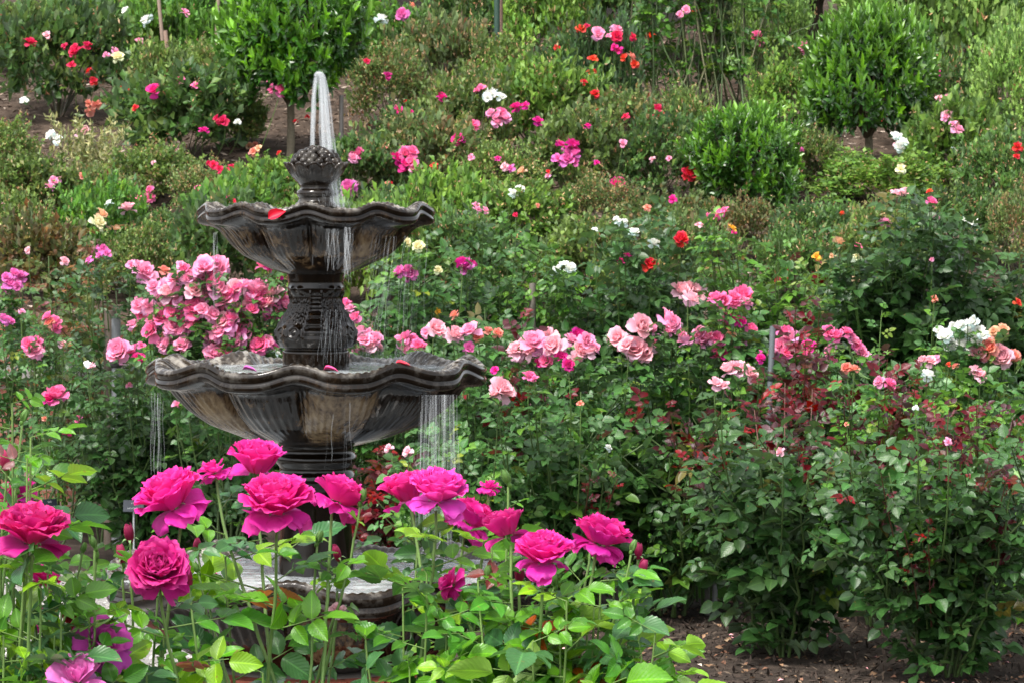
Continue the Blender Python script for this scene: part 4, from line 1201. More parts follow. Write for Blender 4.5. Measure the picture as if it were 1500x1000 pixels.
BLO = """
44,62,16,Q 113,74,16,Q 127,67,14,Q 95,67,8,Q 148,24,14,Y 184,16,10,W 215,29,14,W 271,18,13,P 168,74,12,P 204,60,12,P 156,80,10,P 173,84,14,E 131,103,8,R 137,118,11,R 180,127,9,R 192,130,8,R 227,133,17,K 306,114,14,K 316,119,12,Q 318,173,10,Q 327,177,13,Q 105,95,9,Q 69,52,10,L 409,224,7,R 120,258,10,C 225,238,7,L 333,276,11,C 332,294,12,K 341,296,12,Q 188,306,18,L 148,313,14,A 142,327,20,E 35,147,12,W 198,158,8,R 433,178,8,R 450,171,6,R
365,214,10,A 372,222,12,C 379,217,10,A 374,212,9,C
532,14,12,W 559,28,14,W 589,20,14,V 603,7,8,C 540,22,8,L 537,90,10,Q 568,111,12,D 851,43,12,O 876,49,16,P 903,44,14,P 860,38,8,Q 952,54,16,O 892,53,8,P 995,20,12,P 816,70,7,R 868,86,12,O 867,105,11,O 855,120,8,R 872,138,13,R 914,84,11,O 924,82,13,C 930,93,10,O 876,162,6,R 646,142,14,K 583,160,13,K 602,164,8,M 594,149,7,R 634,187,8,K 691,184,15,H 720,165,14,P 730,170,15,P 739,173,14,P 727,179,12,P 735,163,12,H 757,157,16,K 770,154,10,M 788,177,15,M 672,204,17,K 681,198,9,M 567,270,8,C 614,268,9,L 570,293,12,C 636,243,9,R 563,219,9,C 572,268,6,R
505,225,15,P 515,219,16,H 524,226,15,H 517,232,14,P 530,217,12,P 508,216,13,P 582,232,15,K 592,225,15,H 603,222,16,H 594,240,15,K 603,237,15,H 590,247,12,K 606,247,12,P 576,228,11,K 513,274,22,V
838,213,17,K 820,211,13,K 828,222,14,V 842,226,15,V 816,232,13,V 833,233,17,V 843,237,12,V 824,240,12,V 740,243,12,L 749,246,12,V 766,251,15,A 803,251,6,R 874,238,8,M 861,185,10,M 912,210,12,P 904,271,20,K 985,291,12,M 980,232,8,P 956,233,8,L 948,304,9,C 904,322,13,W 913,327,14,W 928,340,14,W 871,336,9,W 787,301,7,C 755,314,6,Q 729,232,8,M 702,265,8,A 690,230,8,P 803,257,8,P
1000,20,12,P 1011,17,12,P 1019,17,10,R 1011,255,17,R 1163,211,15,V 1172,219,12,V 1159,216,9,X 1161,184,9,P 1122,184,6,P 1170,249,9,C 1363,296,15,H 1296,327,16,P 1362,280,8,O 1319,247,12,E 1234,312,9,O 1072,334,10,G 1490,215,12,R 1489,229,8,R 1311,212,6,L 1397,220,10,W 1372,318,10,P
12,354,19,C 141,364,13,V 150,366,15,V 156,371,12,V 146,373,12,V 131,380,12,V 210,397,31,P 240,396,14,C 272,393,16,H 284,402,20,P 294,399,15,P 276,408,16,P 290,390,12,H 265,388,12,P 9,405,16,V 20,400,17,V 31,406,17,V 14,416,17,V 26,417,16,V 9,424,13,V 4,467,15,V 13,471,14,V 72,463,18,H 80,470,20,H 74,472,14,C 84,480,14,H 42,503,18,H 54,500,20,H 51,512,20,P 60,510,14,H 31,456,9,P 177,512,31,P 198,514,17,H 203,524,16,K 207,505,12,H 91,503,12,L 82,579,32,H 72,585,16,K 188,563,10,P 97,635,10,K 115,613,10,H 65,612,7,C 258,592,12,P 135,535,12,L 128,532,9,W 94,382,14,L 42,366,10,L 392,383,14,K 383,390,14,H 400,392,13,M 412,403,11,K 390,500,16,P 384,505,14,H 400,505,14,V 405,516,10,W 395,512,9,W 277,535,10,W 196,475,19,P
594,355,14,E 613,361,16,E 588,398,16,V 597,396,18,V 604,400,15,V 596,405,14,V 676,385,16,M 685,388,18,V 691,386,13,K 682,394,14,V 642,395,14,E 640,456,11,G 667,461,14,C 812,397,12,W 819,392,12,W 836,392,15,W 827,387,12,W 832,396,12,W 958,357,16,W 952,388,18,R 998,350,19,R 505,445,20,H 513,452,18,P 522,466,16,H 511,466,14,P 530,485,18,P 541,489,18,P 552,495,18,P 534,497,18,P 545,505,18,L 527,507,17,P 521,516,15,P 555,508,14,L 585,497,18,P 596,494,20,H 606,497,18,H 612,507,18,H 600,511,19,H 588,509,17,P 593,519,14,L 637,480,22,L 625,486,17,P 664,489,28,L 650,487,13,L 691,484,28,P 700,492,14,C 714,485,14,C 729,488,14,C 686,508,14,V 696,525,12,V 733,569,34,L 728,575,18,L
757,512,24,L 768,503,24,L 766,520,26,L 782,500,34,P 781,514,24,L 806,493,24,L 814,503,28,L 803,507,24,P 845,490,22,M 857,496,24,P 836,498,18,P 848,510,26,L 862,515,24,L 843,525,22,L 870,510,18,P 800,528,16,H 822,522,18,M 832,533,16,K 775,551,17,H 783,553,12,H 790,530,14,K 725,541,11,M 908,493,32,L 920,503,26,L 932,510,32,L 947,514,28,L 937,476,34,L 952,481,20,P 975,466,28,P 988,474,20,P 980,484,18,P 996,490,16,P 1005,500,18,P 960,498,20,P
997,426,26,L 1008,424,34,L 1020,430,28,L 1010,436,24,L 1050,437,22,H 1062,438,24,H 1074,436,24,H 1086,433,24,H 1091,443,18,P 1077,446,18,H 1062,466,18,H 1073,468,16,M 1084,471,16,M 1099,482,17,H 1026,488,22,P 1037,494,22,P 1031,500,18,P 1049,493,20,H 1056,500,18,H 1070,493,14,A 1052,516,19,H 1062,519,15,M 1085,503,14,P 1106,521,18,M 1115,524,14,M 1070,540,24,L 1085,538,26,L 1097,546,22,L 1048,560,22,L 1060,565,16,L 1150,488,20,H 1160,495,20,P 1143,505,20,P 1152,515,20,H 1135,518,16,P 1166,510,18,P 1178,520,20,H 1184,505,16,M 1213,487,18,H 1228,493,18,H 1240,486,20,H 1248,497,18,P 1257,504,17,H 1262,515,17,P 1268,525,16,P 1219,512,20,P 1217,525,16,P 1240,538,18,C 1252,540,13,C 1290,557,16,P 1302,561,16,H 1352,526,16,L 1362,528,18,L 1371,524,13,P 1227,354,17,A 1255,360,13,H 1197,375,13,G 1217,374,9,A 1255,376,13,E 1253,409,9,A 1368,437,11,C 1375,484,15,W 1385,492,17,W 1390,505,18,W 1397,480,17,W 1408,477,16,W 1418,473,17,W 1428,470,16,W 1417,486,18,W 1433,484,16,W 1442,490,15,W 1407,505,20,W 1420,508,18,W 1432,498,18,W 1457,485,18,A 1469,483,18,A 1435,515,22,L 1448,510,24,C 1462,512,26,L 1470,522,28,L 1485,522,24,C 1442,528,22,L 1428,540,18,L 1436,549,17,L 1358,549,15,W 1490,443,12,O 1400,535,9,C 1390,533,8,O
570,655,13,L 598,660,12,L 1145,660,14,L 1388,645,9,P 890,655,10,W 1340,596,10,W 1365,380,6,P 850,590,8,C 1240,620,7,C
"""
BLO = [(float(a), float(b), float(c), d) for a, b, c, d in (x.split(',') for x in BLO.split())]
rg0 = np.random.RandomState(77)
for (cx, cy, rx, ry, n) in ((250, 458, 48, 52, 26), (322, 438, 50, 50, 27), (392, 440, 26, 24, 10), (345, 500, 40, 34, 16), (300, 400, 20, 12, 4)):
    for k in range(n):
        a_, q = k * 2.4 + rg0.normal(0, .3), math.sqrt((k + .5) / n)
        BLO.append((cx + rx * q * math.cos(a_), cy + ry * q * math.sin(a_), rg0.uniform(18, 26), rg0.choice(list('PPPPPPHHHHL'))))
for k in range(42):      # trusses of the slope: each one colour
    cx, cy, cc = rg0.uniform(0, 1500), rg0.uniform(30, 400), rg0.choice(list('KKMPPHHQRCLW'))
    for q in range(rg0.randint(1, 6)):
        BLO.append((cx + rg0.normal(0, 8), cy + rg0.normal(0, 6), rg0.uniform(9, 14), cc))

def owner(px, py):
    best, bd = None, 1e9
    for b in sorted(BUSH, key=lambda b: b['d']):
        nx = (px - b['px']) / (b['w'] / 2); ny = (py - (b['yt'] + b['h'] / 2)) / (b['h'] / 2)
        if b['kind'] == 'rose':
            ny = 0 if b['yt'] - 30 < py < b['yt'] + 0.55 * b['h'] else (2 if py >= b['yt'] else 1.0 + (b['yt'] - 30 - py) / 60)
        q = math.hypot(nx, ny)
        if q < 0.95: return b
        if q + 0.02 * (b['d'] - 11) < bd: best, bd = b, q + 0.02 * (b['d'] - 11)
    return best
for bl in BLO:
    owner(bl[0], bl[1])['blooms'].append(bl)

GROUPS = {'rose': 'rose bushes in the beds at the foot of the slope', 'shrub': 'rose shrubs planted over the hillside'}
VAR = {}
def shrub_variant(style, k):
    key = (style, k)
    if key not in VAR:
        rg = np.random.RandomState(sum(map(ord, style)) * 7 + k)
        pal = style
        prm = dict(n=3000, leaf=0.105, nclump=75, spread=0.15, tan=0.07)
        if style in ('shrubA', 'shrubD'): prm.update(leaf=0.088, n=4000, tan=0.08)
        if style == 'shrubD': prm.update(n=2700, tan=0.09, spread=0.2)
        if style == 'pale': prm.update(leaf=0.08, n=4600, sprigs=110, nclump=120, tan=0.01)
        if style in ('dark', 'fresh'): prm.update(leaf=0.11, n=2800, tan=0.01)
        if style == 'rusty': prm.update(n=2400, tan=0.06)
        prm['leaf'] *= (0.85, 1.3, 1.05)[k]; prm['n'] = int(prm['n'] * (1.15, 0.7, 0.95)[k]); prm['nclump'] = (90, 48, 66)[k] if style != 'pale' else 110
        f, c, s = gen_shrub(rg, pal=pal, **prm)
        VAR[key] = (f.mesh('foliage', M_SMALL), c.mesh('stem', M_STEM), s.mesh('spent_flowers', M_CHIP) if s.n else None)
    return VAR[key]

cnt = {}
for bi, b in enumerate(BUSH):
    rg = np.random.RandomState(1000 + bi)
    d = b['d']; X0 = (b['px'] - 750) / FPX * d
    Hm = b['h'] / FPX * d; Rx = b['w'] / 2 / FPX * d
    z0 = b['z'] if b['kind'] == 'rose' else float(hill_z(np.array(X0), np.array(d)))
    root = thing('rose_bush' if b['kind'] == 'rose' else 'shrub_rose', (X0, d, z0), b['label'], 'rose bush' if b['kind'] == 'rose' else 'shrub', GROUPS[b['kind']])
    b['root'] = root
    O = np.array([X0, d, z0])
    if b['kind'] == 'rose':
        Ry = min(Rx, 0.36)
        fol, can = gen_rose(rg, Hm, Rx, Ry, b['style'], b.get('leaf', .042) * 1.18, b.get('n', 9), b.get('dens', 1.0), b.get('lo', .22), b.get('red', 0))
        if b.get('trunk'):
            can2 = Acc(); tp = bez([0, 0, 0], [0.01, 0, Hm * .3], [0, 0, Hm * 0.56], 10)
            tube(can2, tp, 0.016 + 0.005 * np.sin(np.arange(10) * 2.1), 8, (0.10, 0.075, 0.05)); can2.build('trunk', M_BARK, root)
    else:
        k = cnt.get(b['style'], 0); cnt[b['style']] = k + 1
        fm, cm, sm = shrub_variant(b['style'], k % 3)
        sp = rg.uniform(0, 6.28)
        S = (Rx * rg.uniform(.76, 1.0), Rx * rg.uniform(.76, 1.0), Hm * rg.uniform(.8, 1.15))
        for nm, me in (('foliage', fm), ('stem', cm), ('spent_flowers', sm)):
            if me is None: continue
            o = bpy.data.objects.new(nm, me); C.objects.link(o); o.parent = root
            o.rotation_euler = (0, 0, sp); o.scale = S
            if nm == 'spent_flowers': o['kind'] = 'stuff'
        Ry = Rx
        can = Acc(); fol = None
    P_, D_, L_, C_ = [], [], [], []
    for (px, py, sz, cc) in b['blooms']:
        nx = (px - b['px']) / (b['w'] / 2); ny = (py - (b['yt'] + b['h'] / 2)) / (b['h'] / 2)
        q = min(1.0, nx * nx + ny * ny)
        off = Ry * (1.0 * math.sqrt(1 - q) + 0.16) if b['kind'] == 'shrub' else Ry * (0.95 * math.sqrt(max(0, 1 - nx * nx)) + rg.uniform(-.05, .2)) + (0.22 if len(b['blooms']) > 50 else 0.09)
        dd = d - off
        w = PX(px, py, dd)
        loc = w - O
        r_ = sz / 2 / FPX * dd
        ax = np.array([rg.normal(0, .5), -0.65 + rg.normal(0, .45), 0.75])
        me = BL_MID[rg.randint(6)] if sz > 13 else BL_LOW[rg.randint(3)]
        c = np.array(COL[cc]) * rg.uniform(0.88, 1.08)
        inst('rose_bloom', me, root, loc - np.array([0, 0, r_ * 0.25]), axis_quat(ax, rg.uniform(0, 6.28)), r_ * (1.75 if len(b['blooms']) > 50 else 1.6 if b['kind'] == 'rose' else 1.75) * rg.uniform(.82, 1.15), tuple(np.clip(c, 0, 1)))
        if b['kind'] == 'rose' or sz > 10:
            e = loc - nrm(ax) * r_ * 0.3
            st = np.array([loc[0] * 0.8, loc[1] * 0.5, max(loc[2] - rg.uniform(.30, .5), 0.05)])
            pts = bez(st, [loc[0], loc[1], (loc[2] + st[2]) / 2] + rg.normal(0, .02, 3), e, 7)
            tube(can, pts, np.linspace(.0032, .002, 7), 4, np.array(GREENCANE) * rg.uniform(.6, 1.2))
            if fol is not None:
                for tt in (1, 2, 3, 3, 4, 4, 5, 5):
                    P_.append(pts[tt]); D_.append(rg.normal(0, 1, 3) * [1, 1, .3] + [0, -.2, .2]); L_.append(b.get('leaf', .042) * rg.uniform(.7, 1.1))
    if P_:
        compound(fol, rg, T_MID, np.array(P_), np.array(D_), np.array(L_), pick(rg, PAL['hybrid' if b['style'] == 'burg' else b['style']], len(P_)), .4, 2, .25)
    if fol is not None:
        fol.build('foliage', M_LEAF, root)
    if can.n:
        can.build('stem', M_STEM, root)

# tall young shoots with burgundy or green leaves, each a part of the bush it grows from
def shoot(px, py, ln_px, d, lab, style, leaf, nleaf, seed):
    b = next(x for x in BUSH if x['label'].startswith(lab))
    rg = np.random.RandomState(seed)
    root = b['root']; O = np.array(root.location)
    top = PX(px, py, d) - O; bot = top - np.array([0, 0, ln_px / FPX * d]); bot[0] *= .55; bot[1] *= .2; bot[2] -= .12
    f = Acc(); c = Acc()
    leaf = leaf * 1.25
    pts = bez(bot, (top + bot) / 2 + np.array([rg.normal(0, .015), 0, 0]), top, 14)
    tube(c, pts, np.linspace(.0032, .0016, 14), 5, REDCANE if style == 'burg' else GREENCANE)
    t = np.linspace(0.3, 1, nleaf); i = np.clip((t * 13).astype(int), 0, 13)
    a_ = np.arange(nleaf) * 2.4
    D = np.stack([np.cos(a_), np.sin(a_), 0.25 + 0.5 * t], -1)
    compound(f, rg, T_MID, pts[i], D, leaf * (1 - 0.45 * t), pick(rg, PAL[style], nleaf), .5, 2, .4)
    o = c.build('young_shoot', M_STEM, root)
    f.build('foliage', M_LEAF, o)
for k, (px, py, ln, d, lab, st, lf, n) in enumerate((
    (1165, 452, 260, 12.6, 'rose bush with hot pink', 'burg', .050, 22), (1200, 455, 240, 12.7, 'rose bush with hot pink', 'burg', .048, 20), (1180, 500, 200, 12.5, 'rose bush with hot pink', 'burg', .046, 20),
    (1120, 555, 130, 12.3, 'rose bush with blush', 'burg', .044, 16), (1150, 560, 150, 12.0, 'dark leafy rose', 'burg', .04, 18), (1105, 600, 110, 12.2, 'dark leafy rose', 'burg', .04, 14),
    (1300, 525, 150, 12.3, 'bright green rose bush b', 'burg', .052, 16), (1325, 570, 130, 12.1, 'bright green rose bush b', 'burg', .046, 14), (1370, 590, 130, 11.3, 'broad dark', 'burg', .042, 16), (1390, 600, 100, 11.2, 'broad dark', 'burg', .042, 12),
    (1290, 690, 130, 10.95, 'broad dark', 'burg', .022, 12), (1325, 780, 90, 10.9, 'broad dark', 'burg', .022, 10), (1360, 770, 110, 10.9, 'broad dark', 'burg', .026, 12),
    (1450, 670, 130, 11.0, 'broad dark', 'burg', .032, 13), (1475, 700, 120, 11.0, 'broad dark', 'burg', .034, 13), (980, 600, 110, 12.6, 'rose bush with red young', 'burg', .04, 12), (865, 690, 80, 12.3, 'leafy green rose', 'burg', .026, 10), (905, 700, 80, 12.3, 'leafy green rose', 'burg', .026, 10),
    (765, 470, 90, 13.2, 'dark burgundy-leaved', 'burg', .055, 12), (745, 560, 110, 12.9, 'rose bush with a row', 'burg', .05, 12), (1292, 455, 130, 12.6, 'bright green rose bush b', 'fresh', .035, 12), (1368, 442, 130, 13.2, 'rose bush with small mixed', 'fresh', .04, 8),
    (1190, 570, 170, 12.1, 'dark leafy rose', 'burg', .046, 18), (1170, 640, 140, 11.7, 'dark leafy rose', 'burg', .04, 16), (1235, 560, 150, 12.2, 'bright green rose bush b', 'burg', .044, 16), (1345, 545, 150, 12.2, 'bright green rose bush b', 'burg', .044, 16),
    (1410, 640, 130, 11.2, 'broad dark', 'burg', .04, 14), (1430, 590, 140, 12.2, 'fresh green rose bush c', 'burg', .042, 15), (1485, 610, 150, 12.1, 'fresh green rose bush c', 'burg', .044, 15), (1075, 590, 130, 12.5, 'rose bush with red young', 'burg', .042, 15), (1020, 640, 120, 12.3, 'rose bush with red young', 'burg', .038, 14),
    (1215, 690, 210, 11.6, 'dark leafy rose', 'fresh', .05, 14), (1400, 715, 190, 11.0, 'broad dark', 'fresh', .05, 14), (1345, 700, 180, 11.0, 'broad dark', 'fresh', .05, 12))):
    shoot(px, py, ln, d, lab, st, lf, n, 500 + k)

# ------------------------------------------------------------------ laurels, climbing rose, feathery plant, trees behind
def laurel(px, d, ybase, ycrown, ytop, w, label, name, trunk, seed, cat):
    rg = np.random.RandomState(seed)
    P0 = PX(px, ybase, d); P0[2] = ground_z(d) - 0.03
    root = thing(name, P0, label, cat)
    z0 = EYE - (ycrown - HZ) / FPX * d - P0[2]; z1 = EYE - (ytop - HZ) / FPX * d - P0[2]
    r = w / 2 / FPX * d
    f, br = gen_laurel(rg, 760 if trunk else 560)
    for nm, acc, mt in (('crown', f, M_LAUREL), ('branch', br, M_BARK)):
        o = acc.build(nm, mt, root); o.location = (0, 0, z0); o.scale = (r, r, z1 - z0)
    if trunk:
        a = Acc(); tube(a, bez([0, 0, -.02], [0.02, 0, z0 * .5], [0, 0, z0 + 0.25 * (z1 - z0)], 12), np.linspace(0.030, 0.022, 12) + 0.002 * np.sin(np.arange(12) * 1.9), 10, (0.16, 0.14, 0.10))
        a.build('trunk', M_BARK, root)
laurel(424, 21.8, 235, 165, -60, 245, 'ball-headed laurel tree on a thin trunk behind the fountain jet', 'laurel_tree', True, 3, 'tree')
laurel(1271, 21.3, 248, 215, 15, 232, 'round laurel tree on a short trunk on the right of the slope', 'laurel_tree', True, 4, 'tree')
laurel(1088, 20.15, 312, 312, 163, 195, 'low laurel ball without a trunk, left of the round laurel tree', 'laurel_bush', False, 5, 'bush')

def climber():
    rg = np.random.RandomState(21)
    d = 23.6; P0 = PX(1030, 100, d); P0[2] = ground_z(d)
    root = thing('climbing_rose', P0, 'climbing rose with many bare arching canes at the top right of centre', 'climbing rose')
    a, f = Acc(), Acc()
    for k in range(64):
        bx = rg.uniform(-.42, .42); tx = bx + rg.normal(0, .28)
        h = rg.uniform(0.9, 1.9)
        pts = bez([bx, rg.uniform(-.25, .25), 0], [bx + rg.normal(0, .3), rg.uniform(-.3, .2), h * .6], [tx, rg.uniform(-.5, .2), h], 12)
        if k % 4 == 0: pts[:, 2] -= 0.5 * np.linspace(0, 1, 12) ** 3 * h * 0.5; pts[:, 0] += np.linspace(0, 1, 12) ** 2 * rg.normal(0, .3)
        tube(a, pts, np.linspace(.007, .003, 12), 5, np.array([(0.10, 0.13, 0.05), (0.06, 0.10, 0.035), (0.15, 0.15, 0.08)][k % 3]) * rg.uniform(.7, 1.1))
        i = rg.randint(2, 12, 13)
        compound(f, rg, T_MID, pts[i], rg.normal(0, 1, (13, 3)) * [1, 1, .4], .05 * rg.uniform(.7, 1.2, 13), pick(rg, PAL['fresh'], 13), .5, 2, .3)
    a.build('cane', M_STEM, root)
    f.build('foliage', M_LEAF, root)
    for (px, py, sz, c) in [(1005, 15, 14, 'P'), (996, 22, 12, 'P')]:
        w = PX(px, py, d - .45) - P0
        inst('rose_bloom', BL_MID[0], root, w, axis_quat((0, -1, .5)), sz / 2 / FPX * d * 1.2, COL[c])
climber()

def feather():
    rg = np.random.RandomState(9)
    d = 20.6; P0 = PX(130, 290, d); P0[2] = ground_z(d)
    root = thing('feathery_plant', P0, 'pale straw-coloured feathery plant below the mulch patch at left', 'plant')
    f, a = Acc(), Acc()
    for k in range(30):
        tip = np.array([rg.normal(0, .13), rg.normal(0, .1), rg.uniform(.25, .52)])
        pts = bez([0, 0, 0], [tip[0] * .4, tip[1] * .4, tip[2] * .6], tip, 8)
        tube(a, pts, np.linspace(.003, .001, 8), 3, (0.25, 0.24, 0.10))
        n = 70; t = rg.uniform(.3, 1, n) * 7; i = t.astype(int).clip(0, 6); fr = (t - i)[:, None]
        place_leaves(f, T_NEEDLE, pts[i] * (1 - fr) + pts[i + 1] * fr + rg.normal(0, .012, (n, 3)), rg.normal(0, 1, (n, 3)) + [0, 0, .8], rg.normal(0, 1, (n, 3)), rg.uniform(.02, .05, n), pick(rg, PAL['feather'], n))
    f.build('plume', M_SMALL, root); a.build('stem', M_STEM, root)
feather()

def back_tree(px, d, hgt, r, pal, label, seed, n=9000, leaf=0.10, name='evergreen_tree', low=0.1):
    rg = np.random.RandomState(seed)
    x = (px - 750) / FPX * d; zz = ground_z(d)
    root = thing(name, (x, d, zz), label, 'tree', 'dark trees along the top of the slope')
    f, c, s = gen_shrub(rg, n=n, pal=pal, leaf=leaf / r, nclump=170, spread=0.13, tan=0, zc=0.5, sprigs=60)
    o = f.build('crown', M_SMALL, root); o.scale = (r, r, hgt); o.location = (0, 0, low)
    o = c.build('branch', M_BARK, root); o.scale = (r, r, hgt); o.location = (0, 0, low)
    a = Acc(); tube(a, bez([0, 0, -.1], [0, 0, hgt * .3], [0.05, 0, hgt * .7], 8), np.linspace(.10, .04, 8), 8, (0.06, 0.045, 0.035)); a.build('trunk', M_BARK, root)
for k, (px, d, h, r, pal, lab) in enumerate((
    (-40, 29.5, 3.4, .95, 'ever', 'dark evergreen tree above the upper left corner'), (230, 29.0, 3.4, .9, 'ever', 'dark evergreen tree behind the thin canes at upper left'), (480, 29.5, 3.4, 1.0, 'ever', 'dark evergreen tree behind the left laurel crown'),
    (640, 28.2, 2.8, .7, 'ever', 'dark evergreen tree behind the white blooms at the top'), (860, 29.5, 3.4, 1.0, 'ever', 'dark evergreen tree behind the orange blooms at the top'), (1050, 26.2, 2.6, .75, 'ever', 'dark evergreen tree behind the climbing rose canes'),
    (1190, 27.5, 2.6, .7, 'ever', 'dark evergreen tree between climbing rose and laurel tree'), (1340, 29.5, 3.2, .9, 'ever', 'dark evergreen tree above the right laurel tree'), (1560, 29.0, 3.2, .9, 'ever', 'dark evergreen tree in the upper right corner'))):
    back_tree(px, d, h, r, pal, lab, 60 + k)
back_tree(1455, 26.5, 1.7, .75, 'maple', 'brown-leaved maple in the upper right corner', 80, 5000, .07, 'maple_tree')

# ------------------------------------------------------------------ stakes, posts, plant labels
def stake(px, ytop, ybot, d, r, col, label, name='garden_stake', cat='stake', lean=0.0, ties=0):
    p1 = PX(px, ytop, d); p0 = PX(px + lean, ybot, d); p0[2] = max(p0[2], -0.02) if d < 17 else p0[2]
    root = thing(name, p0, label, cat, 'stakes and posts among the roses')
    a = Acc(); tube(a, [p0 - p0, (p1 - p0) * .5, p1 - p0], r, 10, col, True); a.build('shaft', M_METAL, root)
    for k in range(ties):
        a = Acc(); c = (p1 - p0) * (0.80 - .1 * k)
        lathe(a, [(r * 1.02, -.02), (r * 1.35, -.014), (r * 1.35, .014), (r * 1.02, .02)], 12, None, [(0.03, 0.03, 0.03)] * 4)
        o = a.build('tie', M_METAL, root); o.location = tuple(c)
GREY = (0.15, 0.16, 0.17)
stake(685, 442, 760, 16.0, .018, GREY, 'grey stake beside the knobbly standard trunk', ties=1)
stake(1132, 478, 840, 13.0, .012, (0.10, 0.115, 0.125), 'grey post under the bright green standard rose', lean=-16, ties=1)
stake(1036, 660, 900, 13.0, .011, (0.12, 0.115, 0.11), 'left stake of the grey pair on the soil', ties=1)
stake(1047, 690, 900, 12.95, .011, (0.17, 0.18, 0.19), 'right stake of the grey pair on the soil')
stake(170, 465, 800, 15.4, .022, (0.18, 0.19, 0.2), 'pale grey post at the foot of the lilac roses', ties=1)
stake(161, 455, 800, 15.5, .03, (0.08, 0.06, 0.045), 'dark wooden trunk post beside the pale grey post')
stake(780, 415, 760, 16.2, .017, (0.16, 0.14, 0.12), 'dark stake inside the yellow-green standard rose')
stake(728, -40, 190, 23.9, .022, (0.015, 0.045, 0.03), 'dark green post at the top of the slope', 'garden_post', 'post', ties=0)
stake(733, -40, 190, 24.0, .018, (0.20, 0.12, 0.09), 'rusty rod beside the dark green post', 'garden_post', 'post')
stake(500, 140, 205, 21.6, .015, (0.13, 0.12, 0.11), 'short grey stake right of the jet under the laurel', ties=0)
stake(242, 45, 150, 24.4, .016, (0.24, 0.16, 0.12), 'leaning brown cane in the tall leafy rose', lean=12)
stake(320, -10, 110, 24.6, .016, (0.20, 0.15, 0.11), 'thin brown cane left of the left laurel crown', lean=-5)
stake(232, -5, 60, 24.5, .014, (0.22, 0.16, 0.12), 'upright brown cane at the upper left', lean=6)

def plant_label(px, py, wpx, hpx, ybot, d, label, turn=0.0):
    P0 = PX(px, ybot, d); P0[2] = 0.0
    root = thing('plant_label', P0, label, 'plant label', 'plant labels in the left bed')
    zc = EYE - (py - HZ) / FPX * d
    w, h = wpx / FPX * d / 2, hpx / FPX * d / 2
    a = Acc(); tube(a, [[0, 0, 0], [0, 0, zc * .5], [0, 0, zc]], .005, 6, (0.25, 0.26, 0.27)); a.build('rod', M_METAL, root)
    a = Acc(); T_ = Matrix.Translation((0, -0.008, zc)) @ Matrix.Rotation(turn, 4, 'Z') @ Matrix.Rotation(R(-14), 4, 'X')
    box(a, (-w, -.003, -h), (w, .003, h), (0.018, 0.022, 0.032), T_); pl = a.build('plate', M_SIGN, root, smooth=False)
    a = Acc(); rg = np.random.RandomState(int(px))
    for zc2, n, hw, hh in ((0.45, 4, .26, .13), (-0.45, 9, .62, .11)):       # two lines of small unreadable white lettering
        for k in range(n):
            x = -w * hw + 2 * w * hw * (k + .5) / n
            cw = w * hw / n * .62
            for q in range(3):
                u0 = rg.uniform(-1, .3)
                box(a, (x + cw * u0, -.0045, h * (zc2 - hh + q * hh * .75)), (x + cw * min(1, u0 + rg.uniform(.7, 1.3)), -.0034, h * (zc2 - hh + q * hh * .75 + hh * .45)), (0.6, 0.62, 0.64), T_)
    a.build('lettering', M_SIGN, pl, smooth=False)
plant_label(196, 740, 30, 17, 800, 14.3, 'black plant label with white lettering standing on a rod left of the fountain')
plant_label(73, 738, 24, 16, 800, 14.6, 'black plant label half hidden behind the crimson rose', R(35))
# ------------------------------------------------------------------ magenta roses close to the camera, in front of the fountain
FG = 'magenta roses in front of the fountain'
NEAR = []
def near_bush(px, d, label):
    x = (px - 750) / FPX * d
    root = thing('rose_bush', (x, d, 0), label, 'rose bush', FG)
    b = dict(root=root, O=np.array([x, d, 0.0]), px=px, d=d, fol=Acc(), twig=Acc(), rg=np.random.RandomState(int(px) + 9), canes=[])
    NEAR.append(b)
    # main canes from the ground: flower stems leave them
    for k in range(5):
        a_ = b['rg'].uniform(0, 6.28)
        tip = np.array([math.cos(a_) * .10, math.sin(a_) * .08, 0.62 + b['rg'].uniform(-.06, .05)])
        pts = bez([math.cos(a_) * .03, math.sin(a_) * .03, 0], [tip[0] * .8, tip[1] * .8, .3], tip, 10)
        c = Acc(); tube(c, pts, np.linspace(.009, .006, 10), 8, np.array((0.11, 0.17, 0.05)) * b['rg'].uniform(.7, 1.1)); c.build('cane', M_STEM, root)
        b['canes'].append(pts)
    return b

def stem_leaves(b, pts, start, stop, step, L, pal='near', reddish=0.0, ymin=None):
    rg = b['rg']
    seg = np.r_[0, np.cumsum(np.linalg.norm(np.diff(pts, axis=0), axis=1))]
    ds = np.arange(start, min(stop, seg[-1]), step)
    if not len(ds): return
    s = seg[-1] - ds                                    # measured down from the top
    P = np.stack([np.interp(s, seg, pts[:, k]) for k in range(3)], -1)
    n = len(P)
    a_ = np.arange(n) * 2.4 + rg.uniform(0, 6.28)
    D = np.stack([np.cos(a_), np.sin(a_) * .8, np.full(n, 0.28)], -1) + rg.normal(0, .15, (n, 3))
    LL = L * np.clip(0.55 + ds / 0.16 * 0.5, .55, 1.05) * rg.uniform(.8, 1.15, n)
    col = pick(rg, PAL[pal], n)
    if reddish: 
        m = rg.uniform(0, 1, n) < reddish
        col[m] = pick(rg, [((0.24, 0.06, 0.015), 1), ((0.14, 0.035, 0.03), 1)], int(m.sum()))
    compound(b['fol'], rg, T_NEAR, P, D, LL, col, .5, 2 if L > .045 else 1, .35, b['twig'])

